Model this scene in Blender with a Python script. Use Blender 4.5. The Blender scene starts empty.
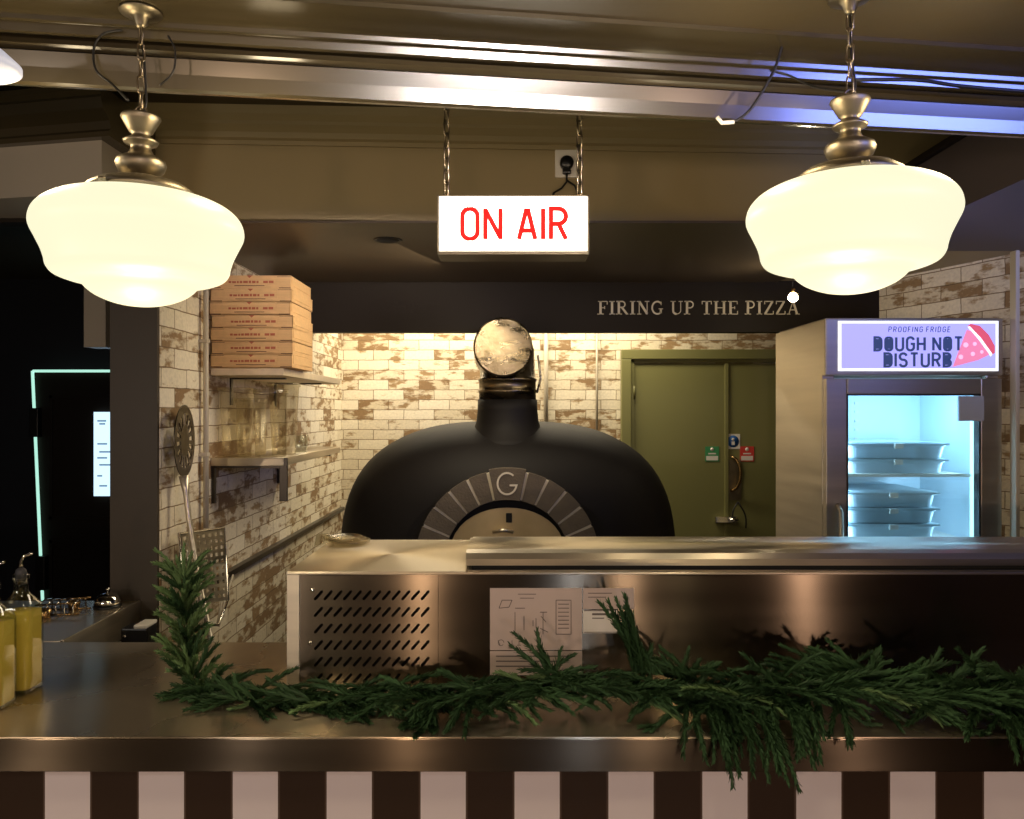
import bpy, bmesh, math, random
from mathutils import Vector, Matrix
random.seed(7)
PI = math.pi
sc = bpy.context.scene
C = sc.collection
F = 800.0; EYE = 1.60; HX, HY = 512.0, 412.0
def P(x, y, Y): return Vector(((x-HX)*Y/F, Y, EYE+(HY-y)*Y/F))
def lin(c):
    return tuple(((v/255)/12.92 if v/255 <= .04045 else ((v/255+.055)/1.055)**2.4) for v in c)

# ------------------------------------------------------------ camera, world, lights, exposure
cam = bpy.data.cameras.new('camera'); co = bpy.data.objects.new('camera', cam); C.objects.link(co)
co.location = (0, 0, EYE); co.rotation_euler = (PI/2, 0, 0)
cam.sensor_width = 36; cam.lens = 36*F/1024; cam.shift_y = 2.5/1024; cam.clip_start = .02
sc.camera = co
w = bpy.data.worlds.new('world'); sc.world = w; w.use_nodes = True
w.node_tree.nodes['Background'].inputs[0].default_value = (.9, .85, .8, 1)
w.node_tree.nodes['Background'].inputs[1].default_value = .012
sc.view_settings.view_transform = 'Standard'; sc.view_settings.look = 'None'
sc.view_settings.gamma = 1; sc.view_settings.exposure = 0.12; sc.view_settings.use_curve_mapping = False
try:
    sc.cycles.use_denoising = True; sc.cycles.max_bounces = 8; sc.cycles.transparent_max_bounces = 16
    sc.cycles.sample_clamp_indirect = 4.0; sc.cycles.caustics_refractive = False
except Exception: pass
def light(name, kind, loc, energy, col, size=.1, size_y=None, aim=None, spread=None):
    l = bpy.data.lights.new(name, kind); l.energy = energy; l.color = col
    if kind == 'AREA':
        l.shape = 'RECTANGLE' if size_y else 'SQUARE'; l.size = size
        if size_y: l.size_y = size_y
        if spread: l.spread = spread
    else: l.shadow_soft_size = size
    o = bpy.data.objects.new(name, l); C.objects.link(o); o.location = loc
    if aim is not None:
        o.rotation_euler = (Vector(aim)-Vector(loc)).to_track_quat('-Z', 'Y').to_euler()
    return o
WARM = (1.0, .83, .55)
light('kitchen_strip_light', 'AREA', (-.1, 5.75, 2.62), 46, (1, .86, .62), 2.3, .22, (-.1, 6.05, 0))
light('kitchen_front_light', 'AREA', (.0, 3.5, 2.26), 5, (1, .84, .60), 1.6, .2, (-.3, 4.2, 0))
light('kitchen_side_light', 'AREA', (-.35, 3.6, 2.25), 11, (1, .83, .58), .5, 1.0, (-1.3, 3.9, 1.2))
for i, (x, e, col) in enumerate([(-3.07, 30, (1, .74, .52)), (-1.74, 16, (1, .80, .64)), (-.68, 28, (1, .66, .42)),
                                 (.46, 12, (.75, .84, 1)), (.86, 20, (1, .70, .48)), (2.2, 24, (1, .66, .48))]):
    light('pub_lamp_light', 'POINT', (x, -2.0, 1.25), e*1.35, col, .05)
light('left_fill_light', 'POINT', (-2.3, .5, 1.7), 14, (1, .92, .82), .15)  # unseen fill added to brighten the fascia and shelf front
light('front_fill_light', 'AREA', (-1.25, -2.6, 1.6), 1.5, (1, .86, .76), 1.7, 1.2, (-.6, 2, 1.7))  # weak fill added behind the camera to lift the front surfaces
light('beam_highlight_light', 'AREA', (.92, -2.1, 1.98), 2.6, (1, .86, .76), .62, .3, (-.02, 1.6, 2.30), spread=math.radians(18))  # narrow light added to put the highlight on the bar beam
light('blue_soffit_light', 'AREA', (1.95, .9, 1.5), 5, (.3, .4, 1.0), .4, .4, (2.1, 2.4, 2.4), spread=math.radians(60))  # cool blue from an unseen source, aimed up at the box soffit
light('blue_beam_light', 'AREA', (2.75, -.5, 2.08), 3.2, (.2, .28, 1.0), 1.2, .3, (1.0, 1.7, 2.30), spread=math.radians(40))
light('corridor_light', 'AREA', (-3.2, 5.2, 2.3), 1.0, (.4, .6, 1), .5, .5, (-3.3, 5.5, 0))

# ------------------------------------------------------------ materials
M = {}
def mat(name, col, rough=.5, metal=0, emit=None, es=0, aniso=0, noise=None, bump=None, spec=None, coat=None, alpha=None):
    m = bpy.data.materials.new(name); m.use_nodes = True; nt = m.node_tree; b = nt.nodes['Principled BSDF']
    c = (*lin(col), 1)
    b.inputs['Base Color'].default_value = c; b.inputs['Roughness'].default_value = rough; b.inputs['Metallic'].default_value = metal
    if emit: b.inputs['Emission Color'].default_value = (*emit, 1); b.inputs['Emission Strength'].default_value = es
    if aniso:
     b.inputs['Anisotropic'].default_value = aniso; b.inputs['Anisotropic Rotation'].default_value = .25; tg_ = nt.nodes.new('ShaderNodeTangent'); tg_.direction_type = 'RADIAL'; tg_.axis = 'Z'; nt.links.new(tg_.outputs[0], b.inputs['Tangent'])
     if name == 'worktop_steel': cx_ = nt.nodes.new('ShaderNodeCombineXYZ'); cx_.inputs[0].default_value = 1; nt.links.new(cx_.outputs[0], b.inputs['Tangent'])
    if spec is not None: b.inputs['Specular IOR Level'].default_value = spec
    if coat: b.inputs['Coat Weight'].default_value = coat
    tc = nt.nodes.new('ShaderNodeTexCoord')
    if noise:                                  # (scale, amount, (sx,sy,sz)) mottles the colour and the gloss
        mp = nt.nodes.new('ShaderNodeMapping'); mp.inputs['Scale'].default_value = noise[2] if len(noise) > 2 else (1, 1, 1)
        n = nt.nodes.new('ShaderNodeTexNoise'); n.inputs['Scale'].default_value = noise[0]; n.inputs['Detail'].default_value = 6
        nt.links.new(tc.outputs['Object'], mp.inputs[0]); nt.links.new(mp.outputs[0], n.inputs['Vector'])
        mr = nt.nodes.new('ShaderNodeMapRange'); mr.inputs[1].default_value = .3; mr.inputs[2].default_value = .7
        mr.inputs[3].default_value = 1-noise[1]; mr.inputs[4].default_value = 1+noise[1]
        nt.links.new(n.outputs[0], mr.inputs[0])
        mx = nt.nodes.new('ShaderNodeVectorMath'); mx.operation = 'SCALE'; mx.inputs[0].default_value = c[:3]
        nt.links.new(mr.outputs[0], mx.inputs['Scale']); nt.links.new(mx.outputs[0], b.inputs['Base Color'])
        m2 = nt.nodes.new('ShaderNodeMath'); m2.operation = 'MULTIPLY'; m2.inputs[1].default_value = rough
        nt.links.new(mr.outputs[0], m2.inputs[0]); nt.links.new(m2.outputs[0], b.inputs['Roughness'])
    if bump:
        n2 = nt.nodes.new('ShaderNodeTexNoise'); n2.inputs['Scale'].default_value = bump[0]; n2.inputs['Detail'].default_value = 4
        nt.links.new(tc.outputs['Object'], n2.inputs['Vector'])
        bp = nt.nodes.new('ShaderNodeBump'); bp.inputs['Strength'].default_value = bump[1]; bp.inputs['Distance'].default_value = .01
        nt.links.new(n2.outputs[0], bp.inputs['Height']); nt.links.new(bp.outputs[0], b.inputs['Normal'])
    M[name] = m; return m
mat('black_paint', (32, 26, 19), .6, spec=.15)
mat('beam_paint', (62, 54, 37), .2, bump=(3, .04), spec=.8)
mat('ceiling_paint', (66, 55, 32), .6, bump=(6, .15))
mat('olive_paint', (152, 136, 98), .55, bump=(30, .05))
mat('grey_paint', (165, 156, 142), .35, bump=(12, .2))
mat('mauve_paint', (80, 72, 74), .5)
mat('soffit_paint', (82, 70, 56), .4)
mat('pier_paint', (58, 49, 36), .5, bump=(25, .05))
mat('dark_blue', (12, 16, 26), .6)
mat('floor_tile', (60, 52, 45), .5, noise=(4, .2))
mat('room_wall', (46, 38, 32), .7)
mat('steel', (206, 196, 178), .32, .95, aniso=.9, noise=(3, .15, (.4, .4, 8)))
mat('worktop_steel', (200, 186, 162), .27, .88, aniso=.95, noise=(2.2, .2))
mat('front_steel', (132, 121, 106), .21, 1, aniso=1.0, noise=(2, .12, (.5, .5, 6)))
mat('fridge_steel', (190, 180, 164), .38, .75, aniso=.8, noise=(3, .1, (.4, .4, 8)))
mat('dark_steel', (70, 66, 62), .3, .9)
mat('chrome', (225, 222, 215), .07, 1)
mat('flue_steel', (118, 106, 84), .32, 1, noise=(7, .5, (1, 1, 2.5)), bump=(9, 1.0))
mat('pewter', (132, 122, 102), .42, 1, noise=(14, .2))
mat('chain_metal', (150, 136, 112), .3, 1)
mat('oven_black', (17, 14, 13), .62, spec=.22, bump=(220, .12))
mat('oven_brick', (92, 82, 68), .7, noise=(20, .2), bump=(90, .3))
mat('mortar', (214, 205, 184), .8)
mat('oven_door', (206, 184, 140), .45, .75, noise=(4, .2))
mat('deep_black', (12, 10, 9), .9)  # near-black that holds the shade of hollows; also colours seal and lens
mat('black_plastic', (14, 14, 14), .35)
mat('white_plastic', (225, 220, 208), .4)
mat('door_green', (122, 120, 74), .42, bump=(60, .04))
mat('brass', (170, 140, 95), .25, 1)
mat('cardboard', (212, 172, 118), .75, noise=(30, .08, (1, 1, 4)), bump=(120, .1))
mat('cardboard_edge', (90, 56, 34), .85)
mat('red_ink', (172, 92, 62), .7)
mat('sign_red', (150, 20, 16), .9, spec=0, emit=lin((226, 42, 36)), es=.9)
mat('sign_face', (255, 255, 245), .5, emit=(1.5, 1.42, 1.25), es=1.0)
mat('sign_case', (110, 100, 82), .35, .6)
mat('header_face', (170, 170, 245), .4, emit=lin((168, 166, 243)), es=.92)
mat('header_border', (235, 240, 255), .4, emit=(.95, 1, 1.1), es=1.0)
mat('header_ink', (52, 70, 118), .5, emit=lin((52, 70, 118)), es=.6)
mat('slice_pink', (232, 130, 168), .5, emit=lin((228, 128, 165)), es=.85)
mat('slice_crust', (212, 84, 108), .5, emit=lin((212, 84, 108)), es=.8)
mat('slice_light', (240, 190, 220), .5, emit=lin((240, 190, 222)), es=.85)
mat('fridge_liner', (214, 226, 232), .5)
mat('fridge_led', (190, 240, 255), .5, emit=(.55, .95, 1.1), es=1.6)
mat('label_paper', (196, 178, 172), .7)
mat('card_grey', (170, 176, 190), .6)
mat('label_ink', (110, 100, 98), .8)
mat('dark_ink', (40, 38, 40), .8)
mat('white_label', (226, 220, 214), .6)
mat('lettering', (200, 190, 166), .5)
mat('needle', (58, 88, 54), .6, noise=(9, .45), spec=.3)
mat('needle_pale_lit', (112, 142, 92), .6, noise=(9, .3), spec=.3)
mat('twig', (66, 58, 36), .8)
mat('tile_white', (214, 196, 190), .25)
mat('tile_dark', (44, 34, 26), .25)
mat('grout', (120, 105, 95), .8)
mat('gap_glow', (190, 240, 220), .5, emit=(.42, .80, .66), es=1.0)
mat('lit_pane', (200, 225, 245), .4, emit=(.55, .78, .98), es=1.3)
mat('pane_mark', (110, 145, 175), .5, emit=(.16, .28, .40), es=.8)
mat('lamp_white', (150, 150, 156), .5, emit=(.36, .36, .42), es=1.0)
mat('shade_glass', (110, 102, 76), .45, emit=(.90, .86, .60), es=1.0)
mat('bulb', (255, 250, 230), .3, emit=(14, 11, 6), es=1.0)
mat('blue_sticker', (44, 96, 170), .5); mat('green_sticker', (60, 140, 88), .5); mat('red_sticker', (206, 60, 50), .5)
mat('shelf_wood', (226, 206, 168), .5, noise=(20, .1, (1, 8, 1)))
mat('wire_black', (20, 18, 16), .5)
mat('pipe_white', (190, 180, 160), .45)
mat('cork', (60, 60, 66), .6)
mat('tool_dark', (70, 62, 54), .3, .9)
def glass(name, col, tint, rough=.02, density=.82, weight=None):
    """thin clear wall: mostly passes light, mirrors at grazing angles"""
    m = bpy.data.materials.new(name); m.use_nodes = True; nt = m.node_tree; nt.nodes.clear()
    out = nt.nodes.new('ShaderNodeOutputMaterial'); mx = nt.nodes.new('ShaderNodeMixShader')
    tr = nt.nodes.new('ShaderNodeBsdfTransparent'); tr.inputs[0].default_value = (*lin(tint), 1)
    gl = nt.nodes.new('ShaderNodeBsdfGlossy'); gl.inputs[0].default_value = (*lin(col), 1); gl.inputs['Roughness'].default_value = rough
    lw = nt.nodes.new('ShaderNodeLayerWeight'); lw.inputs[0].default_value = density
    mr = nt.nodes.new('ShaderNodeMapRange'); mr.inputs[3].default_value = .04; mr.inputs[4].default_value = weight or .8
    nt.links.new(lw.outputs['Facing'], mr.inputs[0])
    nt.links.new(mr.outputs[0], mx.inputs[0]); nt.links.new(tr.outputs[0], mx.inputs[1]); nt.links.new(gl.outputs[0], mx.inputs[2])
    nt.links.new(mx.outputs[0], out.inputs[0]); M[name] = m
glass('pane_glass', (255, 255, 255), (235, 246, 250), .02, .1, .35)
glass('clear_plastic', (250, 248, 240), (240, 237, 228), .15, .25, .45)
glass('bottle_glass', (255, 255, 255), (236, 240, 236), .03, .3, .38)
m = bpy.data.materials.new('oil'); m.use_nodes = True; b = m.node_tree.nodes['Principled BSDF']
b.inputs['Base Color'].default_value = (*lin((226, 196, 84)), 1); b.inputs['Roughness'].default_value = .5
b.inputs['Specular IOR Level'].default_value = .08; M['oil'] = m
m = bpy.data.materials.new('tray_plastic'); m.use_nodes = True; b = m.node_tree.nodes['Principled BSDF']
b.inputs['Base Color'].default_value = (*lin((205, 225, 232)), 1); b.inputs['Roughness'].default_value = .3
b.inputs['Transmission Weight'].default_value = .35; M['tray_plastic'] = m
# whitewashed, chipped brick (reads UV in metres)
def brick_material():
    m = bpy.data.materials.new('whitewashed_brick'); m.use_nodes = True; nt = m.node_tree; N = nt.nodes; L = nt.links
    b = N['Principled BSDF']; b.inputs['Roughness'].default_value = .8
    uv = N.new('ShaderNodeUVMap')
    wob = N.new('ShaderNodeTexNoise'); wob.inputs['Scale'].default_value = 9; wob.inputs['Detail'].default_value = 3
    L.new(uv.outputs[0], wob.inputs['Vector'])
    sub = N.new('ShaderNodeVectorMath'); sub.operation = 'SUBTRACT'; sub.inputs[1].default_value = (.5, .5, .5); L.new(wob.outputs['Color'], sub.inputs[0])
    scl = N.new('ShaderNodeVectorMath'); scl.operation = 'SCALE'; scl.inputs['Scale'].default_value = .012; L.new(sub.outputs[0], scl.inputs[0])
    add = N.new('ShaderNodeVectorMath'); L.new(uv.outputs[0], add.inputs[0]); L.new(scl.outputs[0], add.inputs[1])
    def br(c1, c2, mo, bias=0):
        t = N.new('ShaderNodeTexBrick'); t.offset = .5
        t.inputs['Scale'].default_value = 1; t.inputs['Brick Width'].default_value = .235; t.inputs['Row Height'].default_value = .077
        t.inputs['Mortar Size'].default_value = .0026; t.inputs['Mortar Smooth'].default_value = .3; t.inputs['Bias'].default_value = bias
        t.inputs['Color1'].default_value = c1; t.inputs['Color2'].default_value = c2; t.inputs['Mortar'].default_value = mo
        L.new(add.outputs[0], t.inputs['Vector']); return t
    paint = br((*lin((236, 226, 202)), 1), (*lin((210, 196, 166)), 1), (*lin((140, 116, 84)), 1))
    bare = br((*lin((174, 146, 104)), 1), (*lin((138, 110, 76)), 1), (*lin((110, 88, 62)), 1))
    rnd = br((0, 0, 0, 1), (1, 1, 1, 1), (.35, .35, .35, 1))
    n1 = N.new('ShaderNodeTexNoise'); n1.inputs['Scale'].default_value = 2.6; n1.inputs['Detail'].default_value = 3; n1.inputs['Roughness'].default_value = .6
    n2 = N.new('ShaderNodeTexNoise'); n2.inputs['Scale'].default_value = 12; n2.inputs['Detail'].default_value = 5; n2.inputs['Roughness'].default_value = .6
    mp = N.new('ShaderNodeMapping'); mp.inputs['Scale'].default_value = (.7, 1.7, 1); L.new(uv.outputs[0], mp.inputs[0])
    L.new(uv.outputs[0], n1.inputs['Vector']); L.new(mp.outputs[0], n2.inputs['Vector'])
    def ma(op, a, bb):
        q = N.new('ShaderNodeMath'); q.operation = op
        for i, v in enumerate((a, bb)):
            if isinstance(v, (int, float)): q.inputs[i].default_value = v
            else: L.new(v, q.inputs[i])
        return q.outputs[0]
    s = ma('ADD', ma('MULTIPLY', n1.outputs[0], .55), ma('MULTIPLY', n2.outputs[0], .95))
    s = ma('ADD', s, ma('MULTIPLY', rnd.outputs['Color'], .22))
    cr = N.new('ShaderNodeMapRange'); cr.inputs[1].default_value = .875; cr.inputs[2].default_value = .975; L.new(s, cr.inputs[0])
    mx = N.new('ShaderNodeMix'); mx.data_type = 'RGBA'; L.new(cr.outputs[0], mx.inputs[0]); L.new(paint.outputs['Color'], mx.inputs[6]); L.new(bare.outputs['Color'], mx.inputs[7])
    fine = N.new('ShaderNodeTexNoise'); fine.inputs['Scale'].default_value = 60; fine.inputs['Detail'].default_value = 3; L.new(uv.outputs[0], fine.inputs['Vector'])
    fr = N.new('ShaderNodeMapRange'); fr.inputs[1].default_value = .3; fr.inputs[2].default_value = .7; fr.inputs[3].default_value = .88; fr.inputs[4].default_value = 1.06; L.new(fine.outputs[0], fr.inputs[0])
    ms = N.new('ShaderNodeVectorMath'); ms.operation = 'SCALE'; L.new(mx.outputs[2], ms.inputs[0]); L.new(fr.outputs[0], ms.inputs['Scale'])
    L.new(ms.outputs[0], b.inputs['Base Color'])
    h = ma('SUBTRACT', ma('SUBTRACT', 1, paint.outputs['Fac']), ma('MULTIPLY', cr.outputs[0], .35))
    bp = N.new('ShaderNodeBump'); bp.inputs['Strength'].default_value = .7; bp.inputs['Distance'].default_value = .006
    L.new(h, bp.inputs['Height']); L.new(bp.outputs[0], b.inputs['Normal']); M['brick'] = m
brick_material()
def tile_material():
    """upright black and white tiles, 100 mm pitch"""
    m = bpy.data.materials.new('striped_tile'); m.use_nodes = True; nt = m.node_tree; N = nt.nodes; L = nt.links; b = N['Principled BSDF']
    tc = N.new('ShaderNodeTexCoord'); sx = N.new('ShaderNodeSeparateXYZ'); L.new(tc.outputs['Object'], sx.inputs[0])
    def ma(op, a, bb=0):
        q = N.new('ShaderNodeMath'); q.operation = op
        for i, v in enumerate((a, bb)):
            if isinstance(v, (int, float)): q.inputs[i].default_value = v
            else: L.new(v, q.inputs[i])
        return q.outputs[0]
    u = ma('DIVIDE', ma('ADD', sx.outputs[0], 1.0325+.1036*100), .1036)
    k = ma('MODULO', ma('FLOOR', u), 2)
    fr = ma('FRACT', u); edge = ma('LESS_THAN', ma('MINIMUM', fr, ma('SUBTRACT', 1, fr)), .02)
    mx = N.new('ShaderNodeMix'); mx.data_type = 'RGBA'; L.new(k, mx.inputs[0])
    mx.inputs[6].default_value = (*lin((248, 238, 240)), 1); mx.inputs[7].default_value = (*lin((58, 42, 30)), 1)
    m2 = N.new('ShaderNodeMix'); m2.data_type = 'RGBA'; L.new(edge, m2.inputs[0]); L.new(mx.outputs[2], m2.inputs[6]); m2.inputs[7].default_value = (*lin((96, 78, 66)), 1)
    L.new(m2.outputs[2], b.inputs['Base Color']); b.inputs['Roughness'].default_value = .3; M['striped_tile'] = m
tile_material()

# ------------------------------------------------------------ mesh helpers
class G:
    def __init__(s): s.bm = bmesh.new()
    def box(s, a, b, bev=0, rot=None, piv=None):
        a, b = Vector(a), Vector(b); c = (a+b)/2; d = b-a
        r = bmesh.ops.create_cube(s.bm, size=1)
        vs = r['verts']
        for v in vs: v.co = Vector((v.co.x*d.x, v.co.y*d.y, v.co.z*d.z))+c
        if bev:
            es = list({e for v in vs for e in v.link_edges})
            q = bmesh.ops.bevel(s.bm, geom=es, offset=bev, segments=2, affect='EDGES', profile=.6)
            vs = list({v for f in q['faces'] for v in f.verts} | {v for v in vs if v.is_valid})
        if rot is not None:
            piv = Vector(piv) if piv is not None else c
            vs = s._island(vs)
            for v in vs: v.co = rot @ (v.co-piv)+piv
        return s
    def _island(s, vs):
        seen = set(v for v in vs if v.is_valid); st = list(seen)
        while st:
            v = st.pop()
            for e in v.link_edges:
                o = e.other_vert(v)
                if o not in seen: seen.add(o); st.append(o)
        return seen
    def quad(s, *p):
        s.bm.faces.new([s.bm.verts.new(q) for q in p]); return s
    def lathe(s, prof, loc=(0, 0, 0), n=40, axis='Z', cap=True, rot=None):
        """prof: [(r, h)]"""
        loc = Vector(loc); rings = []
        for r, h in prof:
            ring = []
            for i in range(n):
                t = 2*PI*i/n
                p = Vector((r*math.cos(t), r*math.sin(t), h))
                if axis == 'Y': p = Vector((p.x, h, p.y))
                if axis == 'X': p = Vector((h, p.x, p.y))
                if rot is not None: p = rot @ p
                ring.append(s.bm.verts.new(p+loc))
            rings.append(ring)
        for a, b in zip(rings, rings[1:]):
            for i in range(n):
                f = s.bm.faces.new((a[i], a[(i+1) % n], b[(i+1) % n], b[i])); f.smooth = True
        if cap:
            for ring, pr in ((rings[0], prof[0]), (rings[-1], prof[-1])):
                if pr[0] > 1e-4:
                    s.bm.faces.new(ring)
        return s
    def tube(s, pts, r, n=10, closed=False):
        pts = [Vector(p) for p in pts]; rings = []; k = len(pts)
        rr = r if isinstance(r, (list, tuple)) else [r]*k
        up = None
        for i, p in enumerate(pts):
            if closed: t = pts[(i+1) % k]-pts[i-1]
            else: t = pts[min(i+1, k-1)]-pts[max(i-1, 0)]
            t.normalize()
            if up is None:
                up = Vector((0, 0, 1)) if abs(t.z) < .9 else Vector((1, 0, 0))
            a = t.cross(up)
            if a.length < 1e-5: a = t.orthogonal()
            a.normalize(); bb = a.cross(t).normalized(); up = bb
            rings.append([s.bm.verts.new(p+(a*math.cos(2*PI*j/n)+bb*math.sin(2*PI*j/n))*rr[i]) for j in range(n)])
        m = k if closed else k-1
        for i in range(m):
            A, B = rings[i], rings[(i+1) % k]
            for j in range(n):
                f = s.bm.faces.new((A[j], B[j], B[(j+1) % n], A[(j+1) % n])); f.smooth = True
        if not closed:
            s.bm.faces.new(rings[0]); s.bm.faces.new(list(reversed(rings[-1])))
        return s
    def prism(s, poly, a, b):
        """poly: points in any plane; extruded by vector b-a"""
        d = Vector(b)-Vector(a)
        p0 = [s.bm.verts.new(Vector(p)) for p in poly]; p1 = [s.bm.verts.new(Vector(p)+d) for p in poly]
        s.bm.faces.new(p0); s.bm.faces.new(list(reversed(p1)))
        n = len(poly)
        for i in range(n): s.bm.faces.new((p0[i], p1[i], p1[(i+1) % n], p0[(i+1) % n]))
        return s
    def build(s, name, m, parent=None, loc=None, **props):
        bmesh.ops.recalc_face_normals(s.bm, faces=s.bm.faces[:])
        me = bpy.data.meshes.new(name)
        off = wloc(parent) if parent else Vector(loc) if loc is not None else Vector()
        for v in s.bm.verts: v.co -= off
        s.bm.to_mesh(me); s.bm.free()
        ms = m if isinstance(m, (list, tuple)) else [m]
        for q in ms: me.materials.append(M[q])
        o = bpy.data.objects.new(name, me); C.objects.link(o)
        if parent: o.parent = parent
        elif loc is not None: o.location = loc
        for k, v in props.items(): o[k] = v
        return o
def wloc(o):
    v = Vector()
    while o: v += o.location; o = o.parent
    return v
def thing(name, loc, label, cat, group=None):
    o = bpy.data.objects.new(name, None); C.objects.link(o); o.location = loc; o.empty_display_size = .05
    o['label'] = label; o['category'] = cat
    if group: o['group'] = group
    return o
def tag(o, label, cat, group=None):
    o['label'] = label; o['category'] = cat
    if group: o['group'] = group
    return o
def struct(o): o['kind'] = 'structure'; return o
def copy_tree(o, parent=None):
    c = o.copy(); C.objects.link(c); c.parent = parent
    for ch in list(o.children): copy_tree(ch, c)
    return c
def quad_uv(name, p0, p1, z0, z1, m='brick', thick=.1, out=None):
    """upright wall panel from p0 to p1 (plan points) with UV in metres; thickness grows away from the room"""
    p0, p1 = Vector((*p0, 0)), Vector((*p1, 0)); d = p1-p0; L = d.length; nrm = Vector(out)*thick
    g = G(); bm = g.bm
    vs = [p0+Vector((0, 0, z0)), p1+Vector((0, 0, z0)), p1+Vector((0, 0, z1)), p0+Vector((0, 0, z1))]
    a = [bm.verts.new(v) for v in vs]; b = [bm.verts.new(v+nrm) for v in vs]
    bm.faces.new(a); bm.faces.new(b[::-1])
    for i in range(4): bm.faces.new((a[i], b[i], b[(i+1) % 4], a[(i+1) % 4]))
    uv = bm.loops.layers.uv.new('UVMap')
    for f in bm.faces:
        for l in f.loops:
            q = l.vert.co; t = (q-p0).dot(d/L)+abs((q-p0).dot(nrm.normalized()))
            l[uv].uv = (t+p0.x*1.7, q.z)
    return struct(g.build(name, m))

# stroke lettering: every glyph is a list of polylines in a unit box
def arc(cx, cy, rx, ry, a0, a1, n=8):
    return [(cx+rx*math.cos(math.radians(a0+(a1-a0)*i/n)), cy+ry*math.sin(math.radians(a0+(a1-a0)*i/n))) for i in range(n+1)]
def rnd_box(w, r=.28):
    ry = r*.8
    return [(0, .5)] + arc(r, 1-ry, r, ry, 180, 90, 5) + arc(w-r, 1-ry, r, ry, 90, 0, 5) + arc(w-r, ry, r, ry, 0, -90, 5) + arc(r, ry, r, ry, -90, -180, 5) + [(0, .5)]
W = .5
GL = {
 'O': (W, [rnd_box(W)]), 'N': (W, [[(0, 0), (0, 1)], [(W, 0), (W, 1)], [(0, .96), (W, .04)]]), 'I': (0, [[(0, 0), (0, 1)]]),
 'A': (W+.04, [[(0, 0), (W/2, 1)], [(W/2+.04, 1), (W+.04, 0)], [(.09, .28), (W-.05, .28)]]),
 'R': (W, [[(0, 0), (0, 1), (W*.5, 1)]+arc(W*.5, .75, W*.5, .25, 80, -90, 6)+[(0, .5)], [(W*.5, .5), (W, 0)]]),
 'P': (W, [[(0, 0), (0, 1), (W*.5, 1)]+arc(W*.5, .75, W*.5, .25, 80, -90, 6)+[(0, .5)]]),
 'D': (W, [[(0, 0), (0, 1), (W*.5, 1)]+arc(W*.5, .72, W*.5, .28, 80, 0, 5)+arc(W*.5, .28, W*.5, .28, 0, -90, 5)+[(0, 0)]]),
 'U': (W, [[(0, 1), (0, .25)]+arc(W/2, .22, W/2, .22, 180, 360, 8)+[(W, 1)]]),
 'G': (W, [arc(W/2, .76, W/2, .24, 10, 180, 7)+arc(W/2, .24, W/2, .24, 180, 360, 7)+[(W, .5), (W*.55, .5)]]),
 'H': (W, [[(0, 0), (0, 1)], [(W, 0), (W, 1)], [(0, .5), (W, .5)]]),
 'T': (W, [[(0, 1), (W, 1)], [(W/2, 0), (W/2, 1)]]),
 'S': (W, [arc(W/2, .75, W/2, .25, 15, 250, 8)+arc(W/2, .26, W/2, .26, 70, -165, 8)]),
 'B': (W, [[(0, .5), (0, 1), (W*.5, 1)]+arc(W*.5, .76, W*.45, .24, 80, -90, 5)+[(0, .52)], [(W*.5, .52)]+arc(W*.5, .26, W*.5, .26, 85, -90, 5)+[(0, 0), (0, .5)]]),
 'F': (W*.8, [[(0, 0), (0, 1), (W*.85, 1)], [(0, .52), (W*.7, .52)]]),
 'E': (W*.8, [[(W*.85, 0), (0, 0), (0, 1), (W*.85, 1)], [(0, .52), (W*.7, .52)]]),
}
def strip(g, pts, th, fn, dep):
    """flat mitred stroke; fn maps (u, v, w) to space"""
    pts = [Vector(p) for p in pts]; pts = [p for i, p in enumerate(pts) if i == 0 or (p-pts[i-1]).length > 1e-4]
    n = len(pts); closed = n > 2 and (pts[0]-pts[-1]).length < 1e-3
    if closed: pts = pts[:-1]; n -= 1
    Ls, Rs = [], []
    for i in range(n):
        if closed: d0 = pts[i]-pts[i-1]; d1 = pts[(i+1) % n]-pts[i]
        else: d0 = pts[i]-pts[i-1] if i else pts[1]-pts[0]; d1 = pts[i+1]-pts[i] if i < n-1 else d0
        d0 = d0.normalized(); d1 = d1.normalized(); t = (d0+d1)
        t = t.normalized() if t.length > 1e-3 else d0
        nn = Vector((-t.y, t.x)); k = 1/max(.35, nn.dot(Vector((-d0.y, d0.x))))
        Ls.append(pts[i]+nn*th/2*k); Rs.append(pts[i]-nn*th/2*k)
    V = g.bm.verts.new
    f = [[V(fn(p.x, p.y, dep)) for p in Ls], [V(fn(p.x, p.y, dep)) for p in Rs], [V(fn(p.x, p.y, 0)) for p in Rs], [V(fn(p.x, p.y, 0)) for p in Ls]]
    m = n if closed else n-1
    for i in range(m):
        j = (i+1) % n
        for a in range(4):
            b = (a+1) % 4
            g.bm.faces.new((f[a][i], f[a][j], f[b][j], f[b][i]))
    if not closed:
        for i in (0, n-1): g.bm.faces.new([f[a][i] for a in range(4)])
def text(g, s, x, z, h, Y, th=.13, gap=.22, wide=1.0, dep=.001, slant=0, fillrate=None, width=None):
    """letters on a plane facing -Y, lower left corner at x,z; returns end x. width squeezes to fit"""
    tot = 0
    for c in s: tot += (.35 if c == ' ' else GL[c][0]*1.0+gap)
    k = wide
    if width: k = width/(h*(tot-gap))
    u = x
    for c in s:
        if c == ' ': u += .35*h*k; continue
        wd, pl = GL[c]
        for p in pl:
            strip(g, [((a*k+slant*b)*h, b*h) for a, b in p], th*h, lambda a, b, d, u=u: Vector((u+a, Y-d, z+b)), dep)
        if fillrate and c in fillrate:
            strip(g, [(wd*k*h/2, .12*h), (wd*k*h/2, .88*h)], wd*k*h*.8, lambda a, b, d, u=u: Vector((u+a, Y-d, z+b)), dep*.7)
        u += (wd*k+gap*k)*h
    return u

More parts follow.
